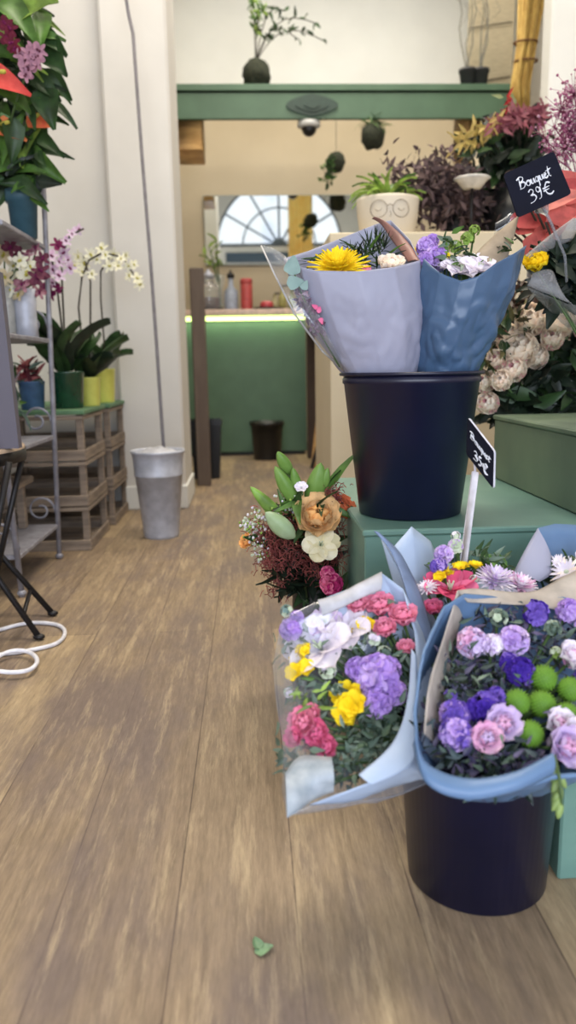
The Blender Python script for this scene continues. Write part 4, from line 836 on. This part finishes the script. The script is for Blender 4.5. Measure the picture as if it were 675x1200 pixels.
def word_bouquet(x0, x1, y0, h):
    W = (x1-x0); S = []
    def s(*p): S.append([(x0+W*a, y0-h*c) for a, c in p])
    s((.05, 1.05), (.04, .5), (.02, -.02)); s((-.02, .95), (.08, 1.15), (.17, 1.0), (.14, .72), (.05, .58), (.15, .55), (.19, .3), (.12, .02), (.0, .0))
    s((.29, .5), (.23, .38), (.23, .1), (.29, .0), (.34, .2), (.32, .45), (.29, .5), (.36, .42))
    s((.38, .5), (.37, .15), (.41, .02), (.45, .2), (.46, .5), (.46, .15), (.49, .02))
    s((.60, .45), (.54, .5), (.51, .25), (.54, .02), (.59, .2), (.60, .5), (.59, -.1), (.57, -.5), (.60, -.3))
    s((.65, .5), (.64, .15), (.68, .02), (.72, .2), (.73, .5), (.73, .15), (.76, .02))
    s((.78, .25), (.84, .35), (.83, .52), (.79, .45), (.79, .1), (.84, .0), (.89, .15))
    s((.96, 1.0), (.93, .5), (.93, .1), (.97, .0)); s((.87, .62), (.95, .66), (1.03, .72)); return S
def price(x0, y0, w_, h, d2):
    S = []
    def s(*p): S.append([(x0+w_*a, y0-h*c) for a, c in p])
    s((.02, .85), (.12, 1.0), (.22, .85), (.17, .62), (.08, .52), (.2, .48), (.26, .25), (.15, .02), (-.04, -.05))
    if d2 == 9: s((.50, .85), (.40, .98), (.34, .75), (.40, .55), (.50, .65), (.51, .9), (.51, .5), (.46, .1), (.36, .0))
    else: s((.52, .98), (.38, .95), (.36, .58), (.46, .62), (.53, .4), (.47, .08), (.34, .02))
    s((.98, .88), (.85, 1.0), (.74, .75), (.71, .45), (.76, .12), (.90, .0), (1.02, .14)); s((.62, .62), (.92, .66)); s((.62, .42), (.88, .46)); return S
q = [at(590, 204, 1.40), at(649, 177, 1.42), at(670, 227, 1.41), at(607, 255, 1.39)]
def post1(b):
    c = at(637, 240, 1.405)+Vector((0, .006, 0)); b.tube([c, at(646, 262, 1.41), at(662, 300, 1.42), at(664, 330, 1.44)], .0028, mat('clear_plastic_stake', (140, 142, 148), .3, alpha=.45), 6); b.box((c.x-.012, c.y, c.z-.012), (c.x+.012, c.y+.006, c.z+.004), MT['clear_plastic_stake'])
sign('price_sign', 'tilted chalk price sign above the bouquets reading Bouquet 39€', q, .003, SLATE, word_bouquet(.19, .80, .46, .22)+price(.30, .82, .42, .27, 9), .0016, post1)
q = [at(548, 489, 1.20), at(579, 529, 1.15), at(578, 573, 1.15), at(546, 532, 1.20)]
def post2(b):
    a_ = at(557, 553, 1.19); c = at(543, 660, 1.13); X = frame(c, a_-c); b.box((-.0055, -.002, 0), (.0055, .002, (a_-c).length), mat('white_plastic_stake', (214, 212, 222), .4), X); e = at(556, 540, 1.19); b.tube([a_-Vector((0, 0, .001)), e], .002, MT['white_plastic_stake'], 6)
sign('price_sign', 'small angled chalk price sign on white stake reading Bouquet 35€', q, .004, mat('white_sign_edge', (206, 206, 218), .5), word_bouquet(.14, .88, .42, .16)+price(.30, .84, .5, .24, 5), .0013, post2)

# --- roses bunch right
c0 = Vector((at(640, 470, 2.25).x, 2.25, 0)); t = thing('rose_bunch', 'bunch of cream and blush pink roses in a dark vase behind the boxes', 'bouquet', c0)
b = B(); b.lathe([(0, 0), (.10, 0), (.13, .50), (.135, .52), (.125, .52), (.095, .01), (0, .01)], mat('dark_brown_vase', (44, 34, 28), .6), T(*c0), 36); b.build('vase', t)
for (x_, y_, r_) in ((624, 383, 19), (653, 386, 21), (670, 376, 15), (598, 402, 16), (611, 419, 23), (629, 424, 15), (604, 437, 16), (571, 450, 14), (575, 475, 14), (590, 449, 13), (648, 402, 14), (584, 425, 12), (640, 372, 12), (690, 390, 20)):
    b = B(); p = at(x_, y_, 1.99+rnd(-.04, .03)); R = sz(r_, p)*1.2; d = (p-Vector((c0.x+.05, 2.3, .45))).normalized()*.9+Vector((-.25, -.45, .15)); f_rose(b, p, d, R, (BLUSH, CRM, CRM) if r_ % 2 else (CRM, BLUSH, CRM), .0, 5, .42); b.tube([p, p.lerp(c0+Vector((0, 0, .5)), .5), c0+Vector((0, 0, .3))], .003, STEM, 5); b.build('rose', t)
foliage('foliage', t, [at(x_, y_, 2.05+rnd(-.06, .06)) for x_, y_ in ((600, 470), (620, 460), (640, 440), (655, 430), (660, 460), (640, 475), (615, 480), (670, 410), (670, 445), (675, 480), (600, 485), (650, 480), (628, 445), (585, 480))], [VDARK, lf((28, 40, 30)), VDARK, DGREEN], 330, .07, .5, .018, (-.2, -1, .3), 7)
foliage('dry_foliage', t, [at(x_, y_, 2.0+rnd(-.05, .05)) for x_, y_ in ((585, 370), (575, 390), (570, 410), (590, 395), (600, 370), (568, 430), (562, 400))], [lf((112, 106, 66)), lf((84, 76, 52)), DGREEN], 90, .05, .3, .014, (-.5, -1, .4), 8)
# brown twig mass above roses
c = Vector((at(660, 400, 2.3).x, 2.32, .2))
c = Vector((1.0, 2.62, 0))
twiggy('brown_twig_bunch', 'dense dark brown dried twig foliage behind the roses', 'flowers', c, [at(x_, y_, 2.5) for x_, y_ in ((590, 360), (605, 350), (620, 345), (640, 350), (660, 355), (675, 350), (600, 380), (580, 385), (570, 360), (650, 340), (630, 360), (560, 350), (690, 345), (590, 335), (610, 330))], [lf((88, 66, 54)), lf((62, 46, 38)), lf((104, 80, 68))], 90, .045, .032, 12, (.10, .45, BLACKP))
# cellophane bouquet right
bcC = Vector((.80, 1.62, .60)); t = thing('wrapped_bouquet', 'clear wrapped bouquet with dark leaves at right edge above the roses', 'bouquet', bcC)
mouthC = [(616, 300, 1.58), (640, 280, 1.60), (668, 258, 1.62), (700, 240, 1.70), (740, 280, 1.75), (740, 340, 1.70), (700, 362, 1.60), (664, 356, 1.55), (640, 346, 1.54), (618, 337, 1.55)]
wrap('cellophane_sleeve', t, mouthC, (.86, 1.80, .74), .04, mat('frosted_wrap', (170, 170, 170), .3, alpha=.22), 12, 110, bulge=.01, crum=.008, sharp=True, seed=5)
ribbon('wrap_edge', t, [(615, 300, 1.57), (640, 279, 1.585), (672, 255, 1.60)], [(622, 308, 1.58), (650, 290, 1.59), (690, 275, 1.60)], mat('milky_wrap', (150, 149, 150), .4, alpha=.4), 'milky folded wrap edge')
ribbon('wrap_fold', t, [(618, 335, 1.545), (645, 346, 1.54), (672, 358, 1.54)], [(624, 320, 1.55), (648, 318, 1.55), (656, 352, 1.545)], mat('milky_wrap', (206, 204, 198)), 'milky wrap fold')
flowers(t, bcC, [('rose', 628, 313, 1.57, 11, (YEL, YEL)), ('waxy', 650, 300, 1.63, 10, (PALEL, LIL)), ('waxy', 640, 326, 1.62, 8, (PALEL, WHT))])
foliage('foliage', t, [at(x_, y_, 1.64+rnd(-.04, .04)) for x_, y_ in ((650, 325), (665, 315), (672, 330), (660, 340), (645, 335), (655, 310), (668, 345), (675, 300)) for _ in (0, 1)], [VDARK, lf((34, 52, 52)), VDARK], 170, .06, .5, .012, (-.2, -1, .2), 4)

# --- lily bouquet in dark vase (floor, beside green box)
c0 = Vector((.135, 1.62, 0)); t = thing('lily_bouquet', 'mixed bouquet of green lily buds and peach rose in dark vase', 'bouquet', c0)
b = B(); b.lathe([(0, 0), (.055, 0), (.058, .01), (.05, .28), (.045, .30), (.040, .30), (.045, .02), (0, .02)], BLACKP, T(*c0), 32); b.build('vase', t)
bud = lf((126, 158, 82), (104, 140, 62)); budp = lf((168, 186, 150), (150, 172, 128)); hb = Vector((.13, 1.6, .32)); LD = 1.56
for (x0_, y0_, x1_, y1_, r_, m) in ((348, 592, 322, 546, 11, bud), (341, 556, 325, 529, 9, bud), (350, 583, 343, 548, 8, bud), (364, 600, 376, 542, 15, bud), (334, 612, 293, 570, 9, lf((140, 180, 80))), (345, 630, 311, 600, 14, budp), (378, 575, 384, 548, 7, bud)):
    LD = 1.50 if m is budp else 1.56; a, e = at(x0_, y0_, LD+rnd(-.02, .02)), at(x1_, y1_, LD-.02); b = B(); f_bud(b, a, e-a, (e-a).length, sz(r_, a)*.85, m); fo = b.build('lily_bud', t); b = B(); b.tube([a, a.lerp(hb, .5)+Vector((0, .02, .01)), hb], .003, STEM, 5); b.build('stem', fo)
def fx(kind, px, py, Y, r, cols): flowers(t, hb, [(kind, px, py, Y, r, cols)])
fx('rose', 371, 611, 1.53, 20, (PEACH, PEACH, pet((246, 206, 150)))); fx('rose', 396, 600, 1.58, 13, (pet((226, 110, 70)), pet((232, 132, 90)))); fx('lily', 376, 638, 1.50, 14, (pet((244, 236, 206), (236, 226, 184)), pet((250, 244, 220), (240, 232, 196)))); fx('stock', 388, 684, 1.50, 12, (MAG, PINK)); fx('stock', 384, 672, 1.52, 8, (MAG, PINK)); fx('lily', 353, 571, 1.53, 5, (WHT,)); fx('rose', 292, 636, 1.60, 7, (pet((226, 170, 130)), PEACH))
rr = random.Random(5); b = B(); gy = B()
for (x_, y_, sx_, n_) in ((315, 625, 14, 220), (330, 648, 16, 330), (318, 660, 10, 160), (345, 620, 16, 160), (355, 655, 18, 260), (375, 665, 14, 160), (390, 580, 8, 120), (390, 650, 10, 120), (392, 620, 8, 80), (325, 690 - 6, 10, 90)):
    for k in range(n_):
        c = at(x_+rr.gauss(0, sx_*.7), y_+rr.gauss(0, sx_*.7), 1.56+rr.uniform(-.03, .04)); d = Vector((rr.uniform(-1, 1), rr.uniform(-1, 0), rr.uniform(-1, 1))).normalized(); b.tube([c, c+d*.008+Vector((0, 0, .003)), c+d*.016], .0009, (CORAL, CORAL2)[k % 2], 3, cap=False)
b.build('coral_wisps', t)
for (x_, y_, sx_, n_) in ((300, 620, 9, 70), (290, 615, 6, 40), (310, 605, 12, 60), (335, 595, 12, 70), (300, 636, 8, 50), (306, 650, 7, 30), (350, 600, 10, 40)):
    for k in range(n_):
        c = at(x_+rr.gauss(0, sx_*.7), y_+rr.gauss(0, sx_*.7), 1.56+rr.uniform(-.03, .04)); gy.ball(c, rr.uniform(.0018, .004), (WHT, WG, LGREEN)[k % 3], 5)
gy.build('baby_breath', t)
foliage('foliage', t, [at(x_, y_, 1.59) for x_, y_ in ((340, 600), (355, 620), (340, 655), (360, 670), (375, 660), (350, 685), (365, 690), (380, 690), (330, 640), (385, 640), (372, 640))], [VDARK, DGREEN, VDARK], 170, .05, .45, .012, (0, -1, .2), 6)
foliage('lily_leaves', t, [at(x_, y_, 1.55) for x_, y_ in ((350, 590), (360, 600), (370, 595), (380, 590), (345, 600), (385, 575))], [DGREEN, MGREEN], 26, .08, .25, .008, (0, -.5, 1), 9)
foliage('drooping_leaves', t, [at(x_, y_, 1.55) for x_, y_ in ((330, 672), (340, 688), (350, 685), (358, 678))], [VDARK], 26, .05, .3, .007, (-.5, -.6, -1), 10)

# --- lower bouquets
def Yp(py): return 1.02-(py-680)*.00085
def MP(l, off=0): return [(x_, y_, Yp(y_)+off) for x_, y_ in l]
bcL = Vector((.245, .93, .20))
t = thing('wrapped_bouquet', 'lower left bouquet of yellow freesia, white lily and pink roses', 'bouquet', bcL)
wrap('wrapping_paper', t, MP([(373, 704), (408, 690), (446, 671), (472, 690), (486, 740), (490, 800), (487, 860), (480, 897), (440, 914), (398, 930), (362, 944)]), (.243, .935, .20), .04, PALEP, 14, 110, closed=False, bulge=.012, crum=.006, sharp=True, seed=21)
wrap('cellophane_sleeve', t, MP([(362, 944), (336, 956), (331, 925), (333, 880), (325, 830), (320, 780), (330, 725), (373, 704)], -.005), (.243, .935, .20), .04, CELLO, 12, 90, closed=False, bulge=.01, crum=.008, sharp=True, seed=22)
ribbon('inner_paper_flap', t, MP([(482, 760), (478, 815), (462, 868), (420, 908)], -.012), MP([(488, 770), (489, 840), (484, 893), (436, 920)], -.012), PALEP, 'broad pale inner paper flap', bul=.003)
ribbon('folded_paper_corner', t, MP([(372, 703), (395, 697), (420, 684), (447, 670)], -.01), MP([(378, 722), (400, 712), (425, 700), (446, 692)], -.01), WHITEP, 'pale folded tissue corner', crum=.008)
ribbon('folded_lower_corner', t, MP([(334, 905), (352, 888), (388, 886)], -.012), MP([(336, 956), (360, 944), (392, 930)], -.012), mat('grey_blue_tissue', (176, 184, 192), .5, c2=(140, 152, 162), scale=40, alpha=.8), 'crumpled grey-blue lower corner', crum=.02)
FL = [('stock', 341, 738, 12), ('stock', 348, 724, 8), ('waxy', 336, 716, 8, (WG, EUC)), ('freesia', 350, 782, 15), ('freesia', 356, 762, 9), ('lily', 374, 757, 26), ('lily', 405, 740, 20), ('lily', 381, 729, 14, (PALEL, WHT)), ('waxy', 384, 786, 11, (WG, WHT)), ('rose', 421, 713, 10), ('rose', 446, 715, 13), ('rose', 452, 741, 11), ('rose', 473, 727, 13), ('rose', 476, 762, 8), ('freesia', 428, 733, 13), ('waxy', 438, 749, 9, (WG, WHT)), ('waxy', 450, 765, 9, (WG, GGREEN)),
 ('stock', 442, 793, 24), ('stock', 418, 784, 12), ('stock', 440, 822, 17), ('stock', 462, 812, 14), ('stock', 455, 785, 14), ('freesia', 405, 828, 22), ('freesia', 414, 812, 10), ('rose', 358, 848, 13, (PINK2, PINK2)), ('rose', 374, 860, 12, (PINK2, PINK)), ('rose', 347, 865, 9, (PINK2, PINK)), ('rose', 385, 876, 11, (PINK, PINK)), ('rose', 368, 838, 9, (PINK, PINK2)), ('waxy', 395, 808, 8, (WG, GGREEN)), ('waxy', 365, 925, 12, (WG, PALEL)), ('waxy', 358, 905, 8, (WHT, WG)), ('waxy', 338, 812, 6, (WG, WHT))]
flowers(t, bcL, [(f[0], f[1], f[2], Yp(f[2])+.012, f[3])+tuple(f[4:]) for f in FL])
foliage('foliage', t, [at(x_, y_, Yp(y_)+.03) for x_, y_ in ((400, 860), (420, 870), (440, 860), (455, 850), (430, 885), (410, 890), (390, 895), (460, 835), (370, 890), (345, 890), (470, 780), (465, 750), (360, 810), (385, 810), (350, 820), (425, 760), (410, 770), (440, 730), (470, 800), (440, 885), (345, 760), (380, 840), (400, 905), (425, 840))], [lf((128, 142, 126), (100, 118, 104)), lf((96, 116, 98)), lf((66, 88, 66)), GGREEN], 620, .017, .42, .013, (-.2, -.6, .7), 13)
foliage('freesia_buds', t, [at(x_, y_, Yp(y_)+.0) for x_, y_ in ((365, 812), (372, 820), (360, 825), (368, 830), (375, 815), (355, 818))], [MGREEN, LGREEN], 14, .022, .3, .005, (-.3, -.6, .7), 14)

bcR = Vector((.30, .93, .20))
t = thing('wrapped_bouquet', 'lower right bouquet with green pompons and violet flowers in blue paper', 'bouquet', bcR)
mR = [(545, 697, 1.0), (600, 702, 1.03), (660, 700, 1.03), (712, 720, 1.0), (742, 790, .95), (735, 870, .86), (690, 905, .79), (648, 908, .77), (600, 925, .755), (550, 934, .748), (515, 918, .755), (490, 880, .785), (486, 830, .83), (498, 760, .9), (522, 712, .97)]
wrap('wrapping_paper', t, mR, (.298, .93, .19), .06, BLUEP, 16, 150, bulge=.015, crum=.006, sharp=True, seed=31, flare=.004)
ribbon('blue_paper_lip', t, [(486, 850, .80), (498, 892, .765), (545, 912, .75), (600, 905, .755), (648, 882, .775)], [(484, 872, .785), (500, 918, .745), (548, 937, .735), (602, 928, .742), (648, 908, .762)], BLUEP, 'folded lower lip of blue paper')
ribbon('kraft_sheet', t, [(536, 692, 1.0), (520, 745, .95), (503, 800, .88), (497, 860, .82)], [(550, 700, 1.02), (534, 748, .985), (527, 800, .94), (510, 872, .86)], mat('taupe_paper', (204, 194, 184), .6, trans=.35), 'taupe inner paper edge', bul=0)
ribbon('kraft_back_sheet', t, [(536, 692, 1.0), (560, 690, 1.03), (620, 694, 1.05), (660, 676, 1.07), (700, 656, 1.08)], [(548, 706, 1.0), (590, 708, 1.01), (640, 712, 1.01), (700, 730, 1.0)], mat('taupe_paper', (178, 168, 160)), 'taupe back paper edge', bul=0)
def Yr(py): return 1.0-(py-700)*.00112
FR_ = [('stock', 553, 753, 16, (PALEL, PPINK)), ('stock', 576, 756, 12, (PALEL, WHT)), ('stock', 602, 751, 16, (PALEL, LIL)), ('bell', 628, 718, 14), ('stock', 667, 716, 13), ('stock', 690, 735, 14), ('waxy', 584, 724, 12, (WG, GGREEN)), ('waxy', 648, 737, 11, (WG, GGREEN)), ('bell', 610, 787, 15), ('bell', 596, 776, 10), ('liz', 668, 775, 15, (PPINK, WHT)), ('waxy', 652, 765, 8, (WG, LGREEN)),
 ('pom', 637, 795, 15), ('pom', 606, 823, 14.5), ('pom', 635, 825, 15), ('pom', 621, 860, 15), ('pom', 668, 808, 14), ('pom', 664, 838, 14), ('stock', 532, 838, 16, (LIL, PUR)), ('stock', 534, 860, 17, (LIL, PUR)), ('bell', 566, 830, 18), ('bell', 580, 818, 12), ('liz', 588, 850, 16, (PPINK, PALEL)), ('liz', 570, 866, 14, (PALEL, PPINK)), ('liz', 652, 850, 14, (PPINK, WHT)), ('liz', 660, 876, 18, (PPINK, PALEL)), ('liz', 672, 860, 14, (PPINK, WHT)), ('waxy', 528, 815, 8, (GGREEN, PUR)), ('bell', 690, 800, 18), ('liz', 700, 770, 18)]
flowers(t, bcR, [(f[0], f[1], f[2], Yr(f[2])+.01, f[3])+tuple(f[4:]) for f in FR_])
foliage('foliage', t, [at(x_, y_, Yr(y_)+.035) for x_, y_ in ((550, 790), (575, 790), (560, 805), (530, 780), (600, 805), (530, 800), (520, 880), (540, 895), (560, 905), (590, 895), (610, 890), (630, 890), (545, 880), (600, 880), (560, 730), (600, 730), (620, 745), (640, 770), (545, 770), (520, 820), (655, 750), (590, 790), (580, 900), (640, 880), (680, 750), (680, 830), (515, 860))], [GGREEN, lf((90, 106, 108)), VDARK, lf((110, 100, 128)), lf((72, 70, 98))], 800, .019, .35, .014, (-.1, -.6, .7), 15)
b = B(); P_ = [at(650, 885, .79), at(656, 915, .765), at(658, 945, .755)]; b.tube(P_, .0018, STEM, 5)
for k in range(9): c = P_[0].lerp(P_[2], k/9); f_bud(b, c, (rnd(-.7, .7), -.4, -.9), .02, .0045, lf((150, 176, 100)))
b.build('hanging_buds', t)

bcK = Vector((.32, 1.0, .20)); t = thing('wrapped_bouquet', 'back bouquet with white chrysanthemum and pink lily around white stake', 'bouquet', bcK)
wrap('wrapping_paper', t, [(446, 630, 1.12), (462, 640, 1.15), (482, 617, 1.18), (504, 634, 1.20), (512, 652, 1.21), (560, 668, 1.22), (622, 684, 1.19), (600, 704, 1.10), (552, 720, 1.05), (528, 745, 1.02), (505, 762, .99), (488, 715, 1.03), (466, 665, 1.08)], (.31, 1.0, .19), .05, PALEP, 14, 130, bulge=.006, crum=.006, sharp=True, seed=41)
ribbon('rolled_paper_edge', t, [(438, 622, 1.10), (460, 650, 1.08), (478, 700, 1.02), (494, 770, .97)], [(446, 626, 1.11), (470, 650, 1.10), (494, 700, 1.05), (512, 760, 1.0)], mat('slate_blue_paper', (116, 134, 168), .45, trans=.2), 'slate blue rolled paper edge')
FK = [('stock', 520, 650, 10, (LIL, PALEL)), ('stock', 514, 664, 9, (PUR, LIL)), ('stock', 534, 640, 8, (PALEL, WG)), ('freesia', 521, 673, 11), ('freesia', 541, 663, 9), ('freesia', 556, 664, 8), ('lily', 528, 688, 20, (PINK, pet((236, 96, 140)))), ('chrys', 580, 684, 23, (WHT, PALEL)), ('chrys', 608, 690, 20, (WHT, PPINK)), ('daisy', 500, 690, 11), ('rose', 508, 716, 9, (MAG, PINK)), ('waxy', 534, 628, 6, (WG, WHT)), ('waxy', 556, 680, 7, (WG, WHT))]
flowers(t, bcK, [(f[0], f[1], f[2], 1.14-(f[2]-640)*.001, f[3])+tuple(f[4:]) for f in FK])
foliage('foliage', t, [at(x_, y_, 1.15) for x_, y_ in ((545, 655), (560, 655), (530, 660), (515, 680), (505, 705), (580, 665), (548, 675), (515, 700), (595, 670))], [DGREEN, GGREEN, MGREEN], 110, .03, .3, .009, (0, -.4, 1), 16)
bcN = Vector((.62, 1.15, .25)); t = thing('wrapped_bouquet', 'bouquet in blue and grey paper at the right edge below the boxes', 'bouquet', bcN)
wrap('wrapping_paper', t, [(602, 672, 1.16), (616, 645, 1.18), (630, 619, 1.20), (650, 614, 1.22), (700, 616, 1.25), (735, 650, 1.22), (735, 700, 1.15), (690, 700, 1.10), (650, 694, 1.10), (622, 690, 1.13)], (.60, 1.14, .21), .05, BLUEP, 12, 110, bulge=.0, crum=.006, sharp=True, seed=51)
ribbon('grey_paper_fold', t, [(602, 670, 1.14), (612, 650, 1.15), (630, 619, 1.17)], [(632, 682, 1.12), (645, 672, 1.13), (646, 652, 1.15)], LILACP, 'grey triangular paper fold')
flowers(t, bcN, [('daisy', 664, 672, 1.12, 16, (CRM, WHT)), ('daisy', 680, 690, 1.10, 15, (WHT,)), ('daisy', 655, 660, 1.14, 9), ('stock', 658, 694, 1.10, 8), ('liz', 700, 665, 1.14, 18)])
foliage('foliage', t, [at(x_, y_, 1.15) for x_, y_ in ((660, 662), (675, 675), (650, 672), (690, 690), (645, 680))], [DGREEN, VDARK], 50, .03, .4, .01, (0, -.5, 1), 17)

# shared group phrases for repeats
GR = {'wrapped_bouquet': 'paper wrapped bouquets', 'flower_bucket': 'navy flower buckets', 'waste_bin': 'black bins by the counter', 'display_box': 'green display boxes', 'price_sign': 'chalk price signs', 'moss_ball_plant': 'moss ball plants by the ledge', 'potted_twig': 'potted twigs on the ledge', 'wooden_corbel': 'wooden corbels under the ledge', 'pump_bottle': 'small bottles on the counter', 'flower_vase': 'flower vases on the metal shelf', 'potted_anthurium': 'anthuriums on the metal shelf', 'green_board': 'green boards on the crates', 'potted_orchid': 'potted orchids on the crates'}
for o in list(bpy.data.objects):
    k = o.name.split('.')[0]
    if o.parent is None and k in GR and 'label' in o.keys(): o['group'] = GR[k]
